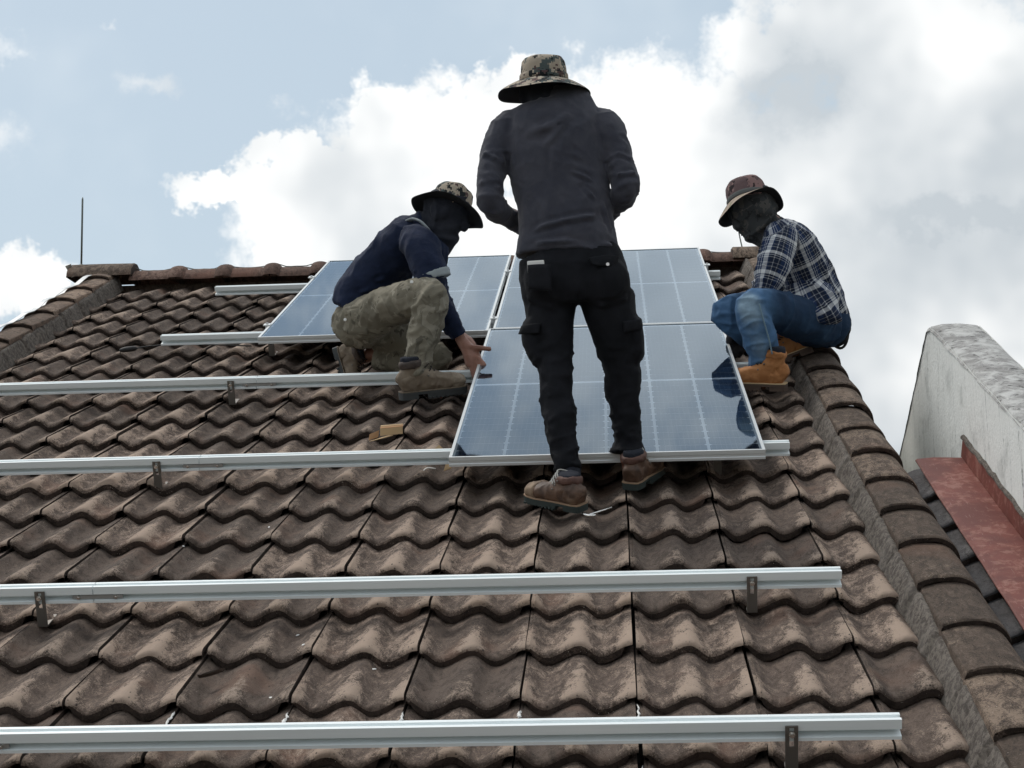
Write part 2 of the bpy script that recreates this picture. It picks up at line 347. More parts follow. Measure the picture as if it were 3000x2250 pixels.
# ------------------------------------------------------------------ the tiled roof
GAUGE, TW, AMP, LIP = 0.335, 0.300, 0.033, 0.036
roof = tag(empty('tiled_roof', (0, 0, 0), (PITCH, 0, 0)), 'weathered brown wavy concrete tile roof under the three workers', 'roof')
def wave(x):
    t = (x / (TW / 2)) % 1.0
    h = .5 + .5 * math.cos(math.pi * t / .38) if t < .38 else .5 - .5 * math.cos(math.pi * (t - .38) / .62)
    return -AMP * (1 - h)
def tile_mesh(name, x1, seed, length=.42, lock=True):
    r = random.Random(seed); b = MB(); n = 26
    xs = [.0018, .0105] + [.0125 + (x1 - .0155) * i / n for i in range(n + 1)]
    ys = [.0, .0025, .009, .021, .12, .335, length]
    top = []
    for j, y in enumerate(ys):
        for x in xs:
            z = wave(x) - LIP / GAUGE * y
            z -= (.0150, .0085, .0028, 0, 0, 0, 0)[j]
            if x < .012: z -= .0040
            jy = r.uniform(-.0014, .0014) if j < 3 else 0
            b.v.append((x, y + jy, z + r.uniform(-.0006, .0006)))
    w = len(xs)
    for j in range(len(ys) - 1):
        for i in range(w - 1):
            b.f.append((j * w + i, j * w + i + 1, (j + 1) * w + i + 1, (j + 1) * w + i)); b.m.append(0)
    f0 = len(b.v)
    for x in xs:                                              # lower edge of the front lip, hollowed at the interlock
        th = LIP + .001
        if lock and x > x1 - .034: th = .017
        if x < .014: th = .026
        b.v.append((x, .002 + r.uniform(-.001, .001), wave(x) - th)); 
    for x in xs:
        th = LIP + .001 if not (lock and x > x1 - .034) else .017
        b.v.append((x, .05, wave(x) - th - .004))
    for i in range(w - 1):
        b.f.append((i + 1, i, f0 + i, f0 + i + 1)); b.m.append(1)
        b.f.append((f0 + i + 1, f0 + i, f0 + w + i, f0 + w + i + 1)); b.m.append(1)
    for i, sgn in ((0, -1), (w - 1, 1)):                      # side edges
        s0 = len(b.v)
        for j, y in enumerate(ys): b.v.append((xs[i], y, b.v[j * w + i][2] - .016))
        for j in range(len(ys) - 1):
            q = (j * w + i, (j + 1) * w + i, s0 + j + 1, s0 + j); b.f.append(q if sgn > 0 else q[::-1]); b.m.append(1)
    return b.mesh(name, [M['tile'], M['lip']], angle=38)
TM = [tile_mesh('tile_mesh', TW - .0012, s) for s in (1, 2, 3, 4)]; CM = [tile_mesh('cut_tile_mesh', .180, s, lock=False) for s in (5, 6)]
rt = random.Random(5)
for j in range(-10, 11):
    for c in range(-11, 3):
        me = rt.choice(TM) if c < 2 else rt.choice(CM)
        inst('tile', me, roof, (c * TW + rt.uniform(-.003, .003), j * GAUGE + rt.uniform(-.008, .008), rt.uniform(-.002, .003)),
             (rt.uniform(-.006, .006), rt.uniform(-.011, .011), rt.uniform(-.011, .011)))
# rows below the picture's lower edge, down to the eaves
b = MB(); src = TM[0]; sv = [v.co.copy() for v in src.vertices]; sf = [tuple(p.vertices) for p in src.polygons]; sm = [p.material_index for p in src.polygons]
for j in range(-15, -10):
    for c in range(-11, 2):
        o = len(b.v); b.v += [(v.x + c * TW, v.y + j * GAUGE, v.z) for v in sv]; b.f += [tuple(i + o for i in f) for f in sf]; b.m += sm
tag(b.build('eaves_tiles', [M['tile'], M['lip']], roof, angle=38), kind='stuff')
b = MB()                                                      # boarding under the tiles, back slope, gable walls
b.box((-1.25, -.6, -.105), (4.2, 8.8, .02))
b.build('roof_deck', M['dark'], roof)
b = MB(); b.box((-1.25, -.6 - .0, -.155), (4.16, 8.7, .06)); b.build('rafter_board', M['wallpaint'], roof)
RIDGE_V = 3.81; ry, rz = RW(0, RIDGE_V, 0).y, RW(0, RIDGE_V, 0).z
cs, sn = math.cos(PITCH), math.sin(PITCH)
def to_roof(p):                                               # world offset to roof-local coordinates
    x, y, z = p; return (x, y * cs + z * sn, -y * sn + z * cs)
b = MB()
b.add([to_roof(p) for p in ((-3.34, ry, rz - .03), (.95, ry, rz - .03), (.95, ry + 4.2, rz - 1.73), (-3.34, ry + 4.2, rz - 1.73),
      (-3.34, ry, rz - .15), (.95, ry, rz - .15), (.95, ry + 4.2, rz - 1.85), (-3.34, ry + 4.2, rz - 1.85))],
      [(0, 1, 2, 3), (7, 6, 5, 4), (0, 3, 7, 4), (1, 5, 6, 2), (3, 2, 6, 7), (0, 4, 5, 1)])
b.build('back_slope', M['cap'], roof)
b = MB()
for x in (-3.2, .8):
    b = MB(); b.prism([(-4.4, -6), (7.4, -6), (7.4, rz - 1.75), (ry, rz - .2), (-4.4, -2.05)], Vector((0, cs, -sn)), Vector((0, sn, cs)), Vector((1, 0, 0)), (0, 0, 0), x - .06, x + .06); b.build('gable_wall', M['wallpaint'], roof)

def cap_mesh(name, sec, length, th, drop, mats, seed):        # rounded edge tile running up the slope; sec = (across, height)
    r = random.Random(seed); b = MB(); n = len(sec); ys = [0, .005, .02, length * .5, length]
    for j, y in enumerate(ys):
        for x, z in sec:
            b.v.append((x, y + (r.uniform(-.0025, .0025) if j < 2 else 0), z - drop * y / length - (.005 if j == 0 else 0) + r.uniform(-.0008, .0008)))
    for j in range(len(ys) - 1):
        for i in range(n - 1): b.f.append((j * n + i, j * n + i + 1, (j + 1) * n + i + 1, (j + 1) * n + i)); b.m.append(0)
    f0 = len(b.v); cx = sum(p[0] for p in sec) / n
    for yy in (.002, length):
        for i, (x, z) in enumerate(sec):
            a = sec[max(i - 1, 0)]; c = sec[min(i + 1, n - 1)]; d = Vector((c[0] - a[0], c[1] - a[1])).normalized()
            b.v.append((x + d.y * th, yy + r.uniform(-.002, .002), z - d.x * th - drop * yy / length))
    for i in range(n - 1):
        b.f.append((i + 1, i, f0 + i, f0 + i + 1)); b.m.append(1)
        b.f.append((f0 + i + 1, f0 + i, f0 + n + i, f0 + n + i + 1)); b.m.append(1)
    for i, q in ((0, 1), (n - 1, 0)):
        for j in (2, 3): b.f.append((j * n + i, (j + 1) * n + i, f0 + n + i, f0 + i) if q else (f0 + i, f0 + n + i, (j + 1) * n + i, j * n + i)); b.m.append(1)
    return b.mesh(name, mats, angle=45)
def arc(pts, sub=3):
    out = []
    for i in range(len(pts) - 1):
        a, p, q, d = pts[max(i - 1, 0)], pts[i], pts[i + 1], pts[min(i + 2, len(pts) - 1)]
        for k in range(sub):
            t = k / sub; h = (-.5*t**3 + t*t - .5*t, 1.5*t**3 - 2.5*t*t + 1, -1.5*t**3 + 2*t*t + .5*t, .5*t**3 - .5*t*t)
            out.append(tuple(a[e]*h[0] + p[e]*h[1] + q[e]*h[2] + d[e]*h[3] for e in (0, 1)))
    return out + [pts[-1]]
SEC = arc([(0, -.022), (.002, -.002), (.012, .005), (.055, .016), (.115, .016), (.155, .001), (.180, -.030), (.190, -.070), (.192, -.115)])
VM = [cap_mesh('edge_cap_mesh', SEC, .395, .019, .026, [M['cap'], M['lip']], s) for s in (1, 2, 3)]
for k in range(-9, 13):
    v = .579 - .3342 * k
    if v > 3.5: continue
    inst('edge_tile', rt.choice(VM), roof, (.815 + rt.uniform(-.005, .005) - .0006 * k, v + rt.uniform(-.008, .008), .066 + rt.uniform(-.003, .003)), (0, rt.uniform(-.02, .02), rt.uniform(-.015, .015)))
SECL = [(-x, z) for x, z in SEC][::-1]
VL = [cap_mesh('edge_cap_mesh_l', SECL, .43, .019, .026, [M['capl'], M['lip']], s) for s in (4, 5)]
for k in range(-1, 18):
    inst('edge_tile', rt.choice(VL), roof, (-3.140 + rt.uniform(-.006, .006), 3.235 - .372 * k + rt.uniform(-.01, .01), .062), (0, rt.uniform(-.03, .03), rt.uniform(-.02, .02)))
def mortar_strip(name, prof, v0, v1, seed, sgn=1):            # bedding of the edge tiles: lumpy, split at every tile
    b = MB(); n = int((v1 - v0) / .014); k = len(prof)
    vs = np.array([(p[0], v0 + (v1 - v0) * i / n, p[1]) for i in range(n + 1) for p in prof])
    a = vnoise(vs * 40, seed) * .0045 + vnoise(vs * 9, seed + 1) * .006
    step = np.floor((vs[:, 1] - .579) / .3342); jig = vnoise(np.stack([step * 3.7, step * 0, step * 0], 1), seed + 2) * .008
    crack = np.exp(-(((vs[:, 1] - .579) / .3342 - np.round((vs[:, 1] - .579) / .3342)) * .3342 / .009) ** 2) * .022
    vs[:, 0] += (a + jig - crack) * .5 * -sgn; vs[:, 2] += a + jig - crack
    b.add(vs.tolist(), [(i * k + j, i * k + j + 1, (i + 1) * k + j + 1, (i + 1) * k + j) if sgn > 0 else (i * k + j + 1, i * k + j, (i + 1) * k + j, (i + 1) * k + j + 1) for i in range(n) for j in range(k - 1)])
    return b.build(name, M['mortar'], roof, smooth=True)
mortar_strip('mortar', [(.762, -.055), (.772, -.032), (.782, -.004), (.794, .022), (.805, .042), (.822, .038), (.87, .0)], -4.9, 3.7, 3)
mortar_strip('mortar', [(-3.098, -.05), (-3.112, -.020), (-3.122, .01), (-3.130, .026), (-3.138, .036), (-3.16, .034), (-3.22, .0)], -4.9, 3.75, 9, -1)

# ridge tiles, the round collars at their joints, and the two end blocks
RS = arc([(-.118, -.022), (-.108, .002), (-.080, .030), (-.040, .052), (0, .060), (.040, .052), (.080, .030), (.108, .002), (.118, -.022)], 2)
def ridge_piece(name, u0, u1, grow, up, seed, mat):
    r = random.Random(seed); b = MB(); n = len(RS); us = [u0, u0 + .006, u0 + .02, (u0 + u1) / 2, u1 - .02, u1 - .006, u1]
    for j, u in enumerate(us):
        e = grow - (.006 if j in (0, 6) else 0.0)
        for y, z in RS:
            l = math.hypot(y, z + .06) or 1
            b.v.append(to_roof((u + r.uniform(-.003, .003), ry + y + y / l * e, rz + z + (z + .06) / l * e + up + r.uniform(-.002, .002))))
    for j in range(6):
        for i in range(n - 1): b.f.append((j * n + i, (j + 1) * n + i, (j + 1) * n + i + 1, j * n + i + 1)); b.m.append(0)
    for j in (0, 6): 
        b.f.append(tuple(j * n + i for i in range(n))); b.m.append(1)
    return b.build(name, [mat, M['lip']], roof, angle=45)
us = [-3.05 + .300 * i for i in range(14)]
for i, u in enumerate(us[:-1]):
    ridge_piece('ridge_tile', u, u + .296, rt.uniform(-.003, .003), rt.uniform(-.003, .004), i, M['ridge'])
for i, u in enumerate(us[:-1]):
    if u > -3.0:
        b = MB(); n = 9; k = 9                                # a lump of bedding over the joint
        for j in range(n):
            t = -1 + 2 * j / (n - 1); e = .027 * math.sqrt(max(0, 1 - t * t)) 
            for y, z in RS:
                l = math.hypot(y, z + .06); b.v.append(to_roof((u + t * .055, ry + y + y / l * e, rz + z + (z + .06) / l * e - .001)))
        m_ = len(RS)
        for j in range(n - 1):
            for q in range(m_ - 1): b.f.append((j * m_ + q, (j + 1) * m_ + q, (j + 1) * m_ + q + 1, j * m_ + q + 1)); b.m.append(0)
        b.build('ridge_collar', M['ridge'], roof, smooth=True)
ridge_piece('ridge_end_tile', -3.44, -3.03, .032, .020, 50, M['cap'])
ridge_piece('ridge_end_tile', .73, 1.02, .020, .012, 51, M['cap'])
# white sealant run along a few joints of the lowest rows
rs = random.Random(8)
for (u, v, ln) in [(-1.2, -2.76, .13), (-.9, -2.77, .10), (-.6, -2.77, .08), (-.3, -2.76, .05), (0, -2.76, .12), (-1.2, -3.13, .14), (-.9, -3.14, .12), (-.6, -3.13, .12), (-.3, -3.13, .15), (0, -3.14, .18), (.3, -3.20, .05)]:
    b = MB(); n = 14; w0 = rs.uniform(.0025, .0045)
    base = math.floor(v / GAUGE + 1e-6) * GAUGE
    pts = []
    for i in range(n):
        t = i / (n - 1); y = v - ln / 2 + ln * t; w = w0 * (.4 + rs.random() * 1.1) * (1 - abs(2 * t - 1) ** 4)
        yy = y - math.floor(y / GAUGE) * GAUGE; z = -LIP / GAUGE * yy + .0045
        cxx = u + rs.uniform(-.004, .004); pts.append((cxx, y, z, w))
    for x, y, z, w in pts: b.v += [(x - w, y, z - .002 - w * .25), (x, y, z + .003), (x + w, y, z - .002 - w * .25)]
    for i in range(n - 1):
        for q in range(2): b.f.append((i * 3 + q, i * 3 + q + 1, i * 3 + 4 + q, i * 3 + 3 + q)); b.m.append(0)
    b.build('sealant_streak', M['white'], roof, smooth=True)

# ------------------------------------------------------------------ lower side roof, red flashing and the gable parapet wall
side = roof_thing('side_roof', 1.0, 0, -.08, 'dark grey tile strip between the rounded edge tiles and red flashing', 'roof')
GM = tile_mesh('grey_tile_mesh', TW - .002, 21); GM.materials[0] = M['grey_tile']
for k in range(13):
    for c in (-1, 0): inst('tile', GM, side, (c * .3 + .0, -.80 - k * GAUGE + .06, .0), (0, .05, 0))
b = MB(); b.box((.02, -2.6, -.09), (.56, 4.4, .03)); b.build('boarding', M['dark'], side)
fl = roof_thing('metal_flashing', 1.21, -2.2, -.07, 'flaking red painted metal flashing running down beside the white wall', 'flashing')
def sheet(name, pts, y0, y1, th, mat, parent, ny=26, seed=1, amp=.004):
    """bent sheet: pts = section (across, height), with thickness, buckled a little along its length"""
    b = MB(); k = len(pts); rows = []
    for s in (0, 1):
        for i in range(ny + 1):
            for x, z in pts: rows.append((x, y0 + (y1 - y0) * i / ny, z - s * th))
    a = np.array(rows); a[:, 2] += vnoise(a * 6, seed) * amp; a[:, 0] += vnoise(a * 5 + 9, seed) * amp * .7
    o = (ny + 1) * k; fs = []
    for i in range(ny):
        for j in range(k - 1):
            q = (i * k + j, i * k + j + 1, (i + 1) * k + j + 1, (i + 1) * k + j); fs += [q, tuple(x + o for x in q[::-1])]
        for j in (0, k - 1): fs.append((i * k + j, (i + 1) * k + j, o + (i + 1) * k + j, o + i * k + j))
    for i in (0, ny): fs += [(i * k + j, i * k + j + 1, o + i * k + j + 1, o + i * k + j) for j in range(k - 1)]
    b.add(a.tolist(), fs); return b.build(name, mat, parent, angle=35)
sheet('tray', [(-.100, -.006), (-.094, -.001), (-.03, .003), (.04, .001), (.078, .0)], -2.6, 1.80, .004, M['red'], fl)
sheet('upstand', [(.079, .001), (.081, .035), (.083, .072)], -2.6, 1.83, .004, M['red'], fl, seed=4)
b = MB(); n = 90; pr = [(.080, .068), (.081, .076), (.085, .081), (.092, .083)]          # mortar fillet over the upstand
vs = np.array([(x, -2.6 + 4.45 * i / n, z) for i in range(n + 1) for x, z in pr]); vs[:, 2] += vnoise(vs * 18, 2) * .007; vs[:, 0] += vnoise(vs * 40, 3) * .004
b.add(vs.tolist(), [(i * 4 + j + 1, i * 4 + j, i * 4 + 4 + j, i * 4 + 5 + j) for i in range(n) for j in range(3)]); b.build('mortar_fillet', M['mortar'], fl, angle=40)
# gable-shaped parapet: one face seen, crest near Y = 0.27, back slope falling away behind
pw = tag(empty('parapet_wall', (1.3, .27, .40)), 'rain-stained white parapet wall with lichened sloping top at the right', 'wall')
def wall_poly():
    pk = (-.06, -.005), (.03, .0)
    return [(-4.6, -6.4), (-4.6, -1.835), pk[0], pk[1], (2.2, -1.16), (2.2, -6.4)]
poly = wall_poly(); b = MB()
def grid_face(x, flip):                                       # finely cut face so that the render can be uneven
    cols = [-4.6 + 6.8 * i / 60 for i in range(61)]; vs = []
    def top(y):
        if y < -.06: return -.005 + (y + .06) * (1.83 / 4.54)
        if y < .03: return -.005 + (y + .06) * (.005 / .09)
        return (y - .03) * (-1.16 / 2.17)
    for y in cols:
        for t in (0, .15, .3, .5, .75, 1): vs.append((x, y, top(y) - (6.4 + top(y)) * t * .35))
    a = np.array(vs); a[:, 0] += vnoise(a * 2.5, 5) * .006 + vnoise(a * 9, 6) * .002
    fs = [(i * 6 + j, i * 6 + j + 1, i * 6 + 7 + j, i * 6 + 6 + j) for i in range(60) for j in range(5)]
    return a.tolist(), [q if not flip else q[::-1] for q in fs], cols, top
va, fa, cols, top = grid_face(0, True); b.add(va, fa, 0)
vb, fb, _, _ = grid_face(.20, False); b.add(vb, fb, 0)
b.build('render_face', M['plaster'], pw, angle=40)
b = MB(); ts = []                                             # weathered top, a little rounded and chipped
prof = [(-.004, -.012), (.006, .004), (.05, .012), (.12, .013), (.19, .005), (.204, -.012)]
for y in [-4.6 + 6.8 * i / 160 for i in range(161)]:
    for x, z in prof: ts.append((x, y, top(y) + z))
a = np.array(ts); a[:, 2] += vnoise(a * 14, 1) * .004; a[:, 0] += vnoise(a * 22, 2) * .004; k = len(prof)
b.add(a.tolist(), [(i * k + j, i * k + j + 1, (i + 1) * k + j + 1, (i + 1) * k + j) for i in range(160) for j in range(k - 1)])
b.build('coping', M['coping'], pw, angle=50)

# ------------------------------------------------------------------ mounting rails
RAILP = [(-.040, .050), (-.040, .026), (-.012, .022), (-.012, .012), (-.040, .008), (-.040, 0), (0, 0), (0, .050), (-.012, .050), (-.012, .040), (-.028, .040), (-.028, .050)]
def rail(v, u0, u1, joint, label, splice=True):
    t = roof_thing('mounting_rail', u0, v, .03, label, 'rail', 'aluminium mounting rails')
    X, Y_, Z = Vector((1, 0, 0)), Vector((0, 1, 0)), Vector((0, 0, 1))
    segs = [(0, joint - u0 - .0012), (joint - u0 + .0012, u1 - u0)] if joint else [(0, u1 - u0)]
    for s0, s1 in segs:
        b = MB(); b.prism(RAILP, Y_, Z, X, (0, 0, 0), s0, s1); b.build('rail_bar', M['alu'], t)
    if joint and splice:
        b = MB(); j = joint - u0; b.box((j + .012, -.033, .017), (.152, .006, .0115)); p = b.build('splice_plate', M['strip'], t)
        for d in (-.045, .068):
            b = MB(); b.loft([((j + d, -.036, .017), .0065), ((j + d, -.042, .017), .0060)], 6, side=(0, 0, 1), sub=1); b.loft([((j + d, -.041, .017), .004), ((j + d, -.045, .017), .003)], 10, sub=1, side=(0, 0, 1)); b.build('bolt', M['bolt'], p)
    return t
rail(-3.010, -3.04, .606, -1.60, 'long bare aluminium rail crossing the tiles nearest the camera')
rail(-2.000, -3.04, .606, -1.600, 'long bare aluminium rail second up from the bottom of the picture')
rail(-.615, -3.04, .606, -1.598, 'aluminium rail under the lower edge of the lowest solar panel')
rail(.685, -3.04, .606, -1.636, 'aluminium rail passing behind the front boot of the navy shirted man')
rail(1.686, -2.325, .606, None, 'aluminium rail poking left from the lower edge of the upper left panel')
rail(3.069, -2.350, .606, None, 'short visible aluminium rail end just below the ridge beside the upper left panel')

# ------------------------------------------------------------------ roof hooks bolted to the rails
HOOKB = MB(); w, h = .030, .110
x0, x1 = -w / 2, w / 2; sx, sz0, sz1 = .0055, .018, .066           # plate with an open slot
for (a, c, d, e) in ((x0, -sx, -.040, .070), (sx, x1, -.040, .070), (-sx, sx, -.040, sz0), (-sx, sx, sz1, .070)):
    HOOKB.box(((a + c) / 2, 0, (d + e) / 2), (c - a, .005, e - d))
HOOKB.box((0, .045, -.0385), (w, .09, .005))
HM = HOOKB.mesh('hook_mesh', M['steel'])
BB = MB(); BB.loft([((0, -.0025, .052), .0085), ((0, -.010, .052), .0080)], 6, side=(1, 0, 0), sub=1); BB.loft([((0, -.009, .052), .0055), ((0, -.018, .052), .0050)], 12, side=(1, 0, 0), sub=1)
BM = BB.mesh('hook_bolt_mesh', M['bolt'])
for u, v, lab in [(-1.760, -2.0, 'dull steel roof hook at the left end of the second rail from the bottom'), (.347, -2.0, 'slotted steel roof hook at the right end of the second rail from the bottom'),
                  (.351, -3.010, 'slotted steel roof hook on the nearest rail by its right end'), (-1.760, -.615, 'steel roof hook on the rail leading to the lowest panel'),
                  (.340, -.615, 'shadowed steel roof hook under the lowest panel right of the standing man'), (-1.752, .685, 'steel roof hook on the rail left of the kneeling man'),
                  (-1.758, 1.686, 'grey roof hook under the lower left corner of the upper left panel')]:
    t = roof_thing('roof_hook', u, v - .0436, 0, lab, 'bracket', 'roof hooks')
    inst('plate', HM, t); inst('bolt', BM, t)

# ------------------------------------------------------------------ solar panels
PW_, PL_, PH_ = 1.134, 2.278, .035
def panel_parts():
    b = MB(); fw = .011
    prof = [(0, 0), (0, .0085), (.0025, .011), (.0025, .019), (0, .0215), (0, PH_), (fw, PH_), (fw, PH_ - .003), (.003, PH_ - .003), (.003, .003), (.028, .003), (.028, 0)]
    X, Y_, Z = Vector((1, 0, 0)), Vector((0, 1, 0)), Vector((0, 0, 1))
    b.prism(prof, Y_, Z, X, (0, 0, 0), 0, PW_); b.prism(prof, -Y_, Z, X, (0, PL_, 0), 0, PW_)
    sp = [p for p in prof]
    b.prism(sp, X, Z, Y_, (0, 0, -.0004), .0285, PL_ - .0285); b.prism(sp, -X, Z, Y_, (PW_, 0, -.0004), .0285, PL_ - .0285)
    # close the frame's top ring at the mitred corners
    for cx in (0, PW_):
        for cy in (0, PL_):
            sx, sy = (1 if cx == 0 else -1), (1 if cy == 0 else -1)
            b.box((cx + sx * .0055, cy + sy * .020, PH_ - .0025), (.011, .0176, .0045)); b.box((cx + sx * .0016, cy + sy * .020, .0172), (.0028, .0176, .0338))
    fr = b.mesh('frame_mesh', M['frame'])
    b = MB(); b.box((PW_ / 2, PL_ / 2, PH_ - .0085), (PW_ - .008, PL_ - .008, .003)); bs = b.mesh('sheet_mesh', M['sheet'])
    b = MB(); e = .010; z = PH_ - .0035; b.add([(e, e, z), (PW_ - e, e, z), (PW_ - e, PL_ - e, z), (e, PL_ - e, z)], [(0, 1, 2, 3)]); gl = b.mesh('glass_mesh', M['glass'])
    b = MB(); a, c, ch = .0866, .0424, .0085
    ring = [(-a + ch, -c), (a - ch, -c), (a, -c + ch), (a, c - ch), (a - ch, c), (-a + ch, c), (-a, c - ch), (-a, -c + ch)]
    b.add([(x, y, .0012) for x, y in ring] + [(x, y, 0) for x, y in ring], [tuple(range(8))] + [(i, i + 8, (i + 1) % 8 + 8, (i + 1) % 8) for i in range(8)]); ce = b.mesh('cell_mesh', M['cell'])
    return fr, bs, gl, ce
FR, BS, GL, CE = panel_parts()
def panel(u, v, n, label, rz=0.0):
    t = roof_thing('solar_panel', u, v, n, label, 'solar panel', 'solar panels on the roof')
    t.rotation_euler = (Matrix.Rotation(PITCH, 3, 'X') @ Matrix.Rotation(rz, 3, 'Z')).to_euler()
    inst('frame', FR, t); inst('backsheet', BS, t); inst('glass', GL, t)
    px = (PW_ - .026) / 6
    for i in range(6):
        for j in range(24):
            y = .016 + .0455 + j * .0917 + (.026 if j >= 12 else 0) + .0
            inst('cell', CE, t, (.013 + px * (i + .5), y, PH_ - .0069))
    return t
panel(-1.768, 1.375, .080, 'upper left solar panel behind the kneeling man in navy')
panel(-.612, 1.425, .080, 'upper right solar panel partly hidden behind the standing man')
panel(-.636, -.860, .080, 'lowest solar panel in front, held by both crouching men', rz=-.0015)
# clamps
CLB = MB(); CLB.box((0, 0, .0375), (.034, .045, .005)); CLB.box((0, 0, .018), (.012, .045, .036)); CLM = CLB.mesh('clamp_mesh', M['frame'])
CB = MB(); CB.loft([((0, 0, .040), .007), ((0, 0, .047), .007)], 6, sub=1, side=(1, 0, 0)); CBM = CB.mesh('clamp_bolt_mesh', M['bolt'])
for u, v, lab in [(-.623, 1.668, 'lower clamp between the two upper solar panels'), (-.623, 3.050, 'upper clamp between the two upper solar panels'),
                  (-1.776, 1.668, 'lower end clamp on the left edge of the upper left panel'), (-1.776, 3.050, 'upper end clamp on the left edge of the upper left panel'),
                  (.530, 3.050, 'end clamp at the top right edge of the upper right panel')]:
    t = roof_thing('panel_clamp', u, v, .080, lab, 'clamp', 'panel clamps'); inst('clamp_body', CLM, t); inst('bolt', CBM, t)

# ================================================================== PEOPLE
def fuse_arrays(mb, voxel, smooth):
    me = mb.mesh('tmp'); o = bpy.data.objects.new('tmp', me); COL.objects.link(o)
    r = o.modifiers.new('r', 'REMESH'); r.mode = 'VOXEL'; r.voxel_size = voxel
    if smooth: s = o.modifiers.new('s', 'SMOOTH'); s.factor = .5; s.iterations = smooth
    dg = bpy.context.evaluated_depsgraph_get(); dg.update()
    e = bpy.data.meshes.new_from_object(o.evaluated_get(dg)); bpy.data.objects.remove(o); bpy.data.meshes.remove(me)
    n = len(e.vertices); co = np.empty(n * 3, np.float32); e.vertices.foreach_get('co', co); no = np.empty(n * 3, np.float32); e.vertices.foreach_get('normal', no)
    return e, co.reshape(-1, 3).astype(float), no.reshape(-1, 3).astype(float)
def segdist(p, a, b):
    a = np.array(a, float); b = np.array(b, float); d = b - a; t = np.clip(((p - a) @ d) / (d @ d), 0, 1)
    return np.linalg.norm(p - (a + t[:, None] * d), axis=1), t
def crumple(co, amp, freq, seed, stretch=None, k=3.0):
    """ridged cloth noise; `stretch` is the direction along which the creases run"""
    p = co.copy()
    if stretch is not None:
        s = np.array(stretch, float); s /= np.linalg.norm(s); p = p - np.outer(p @ s, s) * (1 - 1 / k)
    w = p * freq; w = w + .45 * np.stack([vnoise(w * .6, seed + 3), vnoise(w * .6, seed + 4), vnoise(w * .6, seed + 5)], 1)
    return ((1 - np.abs(vnoise(w, seed))) ** 4 - .25) * amp * 1.25 + vnoise(w * 2.1, seed + 1) * amp * .25
def fold(co, pts, width, height):
    height = height * 1.25; width = width * .8
    out = np.zeros(len(co))
    for i in range(len(pts) - 1):
        d, t = segdist(co, pts[i], pts[i + 1])
        e = 1.0 if len(pts) > 2 else None
        prof = np.exp(-(d / width) ** 2) - .45 * np.exp(-((d - 1.9 * width) / width) ** 2)
        tap = np.ones(len(co)) if e else np.clip(np.minimum(t, 1 - t) * 6, .15, 1)
        out = np.where(np.abs(prof * tap) > np.abs(out), prof * tap, out)
    return out * height
class Person:
    def __init__(s, base, label):
        s.base = Vector(base); s.root = tag(empty('person', base), label, 'person')
    def put(s, name, me, parent=None):
        b = np.array(s.base); n = len(me.vertices); c = np.empty(n * 3, np.float32); me.vertices.foreach_get('co', c)
        me.vertices.foreach_set('co', (c.reshape(-1, 3) - b).astype(np.float32).ravel()); me.update()
        return inst(name, me, parent or s.root)
    def hard(s, name, mb, mats, parent=None, smooth=False, angle=None): return s.put(name, mb.mesh(name, mats, smooth, angle), parent)
    def soft(s, name, mb, mats, voxel=.009, smooth=4, shape=None, bones=None, wear=None, parent=None):
        me, co, no = fuse_arrays(mb, voxel, smooth)
        if shape is not None: co = co + no * shape(co, no)[:, None]
        me.vertices.foreach_set('co', co.astype(np.float32).ravel()); me.name = name
        me.materials.clear()
        for m in (mats if isinstance(mats, (list, tuple)) else [mats]): me.materials.append(m)
        me.polygons.foreach_set('use_smooth', [True] * len(me.polygons))
        if bones is not None:                                 # cloth coordinates: along and round the nearest limb
            best = np.full(len(co), 1e9); out = np.zeros((len(co), 3))
            for k, (a, b, sd, r) in enumerate(bones):
                d, t = segdist(co, a, b); d = d / r; m = d < best; best[m] = d[m]
                a_ = np.array(a, float); ax = np.array(b, float) - a_; ln = np.linalg.norm(ax); ax /= ln
                x = np.array(sd, float); x -= ax * (x @ ax); x /= np.linalg.norm(x); y = np.cross(ax, x); q = co - a_
                out[m, 0] = (q @ ax)[m]; out[m, 1] = (np.arctan2(q @ y, q @ x) * r)[m]; out[m, 2] = k
            at = me.attributes.new('cloth', 'FLOAT_VECTOR', 'POINT'); at.data.foreach_set('vector', out.astype(np.float32).ravel())
        if wear is not None:
            at = me.attributes.new('wear', 'FLOAT', 'POINT'); at.data.foreach_set('value', wear(co).astype(np.float32))
        me.update()
        return s.put(name, me, parent)

# ------------------------------------------------------------------ cloth and leather
def cloth(name, a, b, scale=40, rough=.9, sheen=.0, bump=.25):
    m = Mat(name, rough=rough); o = m.coord(); n1 = m.noise(o, 9, 4, .6, .4); n2 = m.noise(o, 900, 2)
    m.set(Base_Color=m.mix(m.ramp(n1, .35, .68), a, b)); m.b.inputs['Specular IOR Level'].default_value = .2
    if sheen: m.set(Sheen_Weight=sheen, Sheen_Roughness=.5)
    m.bump(m.math('ADD', m.math('MULTIPLY', m.noise(o, scale, 5, .6), 1.0), m.math('MULTIPLY', n2, .15)), bump, .008); return m.m
def camo(name, cols, scale, pixel=None, rough=.9, warp=.6):
    m = Mat(name, rough=rough); o = m.coord(); v = o
    if pixel: v = m.n('ShaderNodeVectorMath', {0: o, 1: (pixel, pixel, pixel)}, operation='SNAP')
    c = cols[0]
    for i, (col, th) in enumerate(cols[1:]):
        n = m.noise(m.n('ShaderNodeVectorMath', {0: v, 1: (i * 3.3, i * 1.7, i * 5.1)}, operation='ADD'), scale * (1 + .25 * i), 3, .55, warp); c = m.mix(m.ramp(n, th, th + .012), c, col)
    m.set(Base_Color=c); m.b.inputs['Specular IOR Level'].default_value = .2
    m.bump(m.noise(o, 60, 4), .2, .006); return m.m
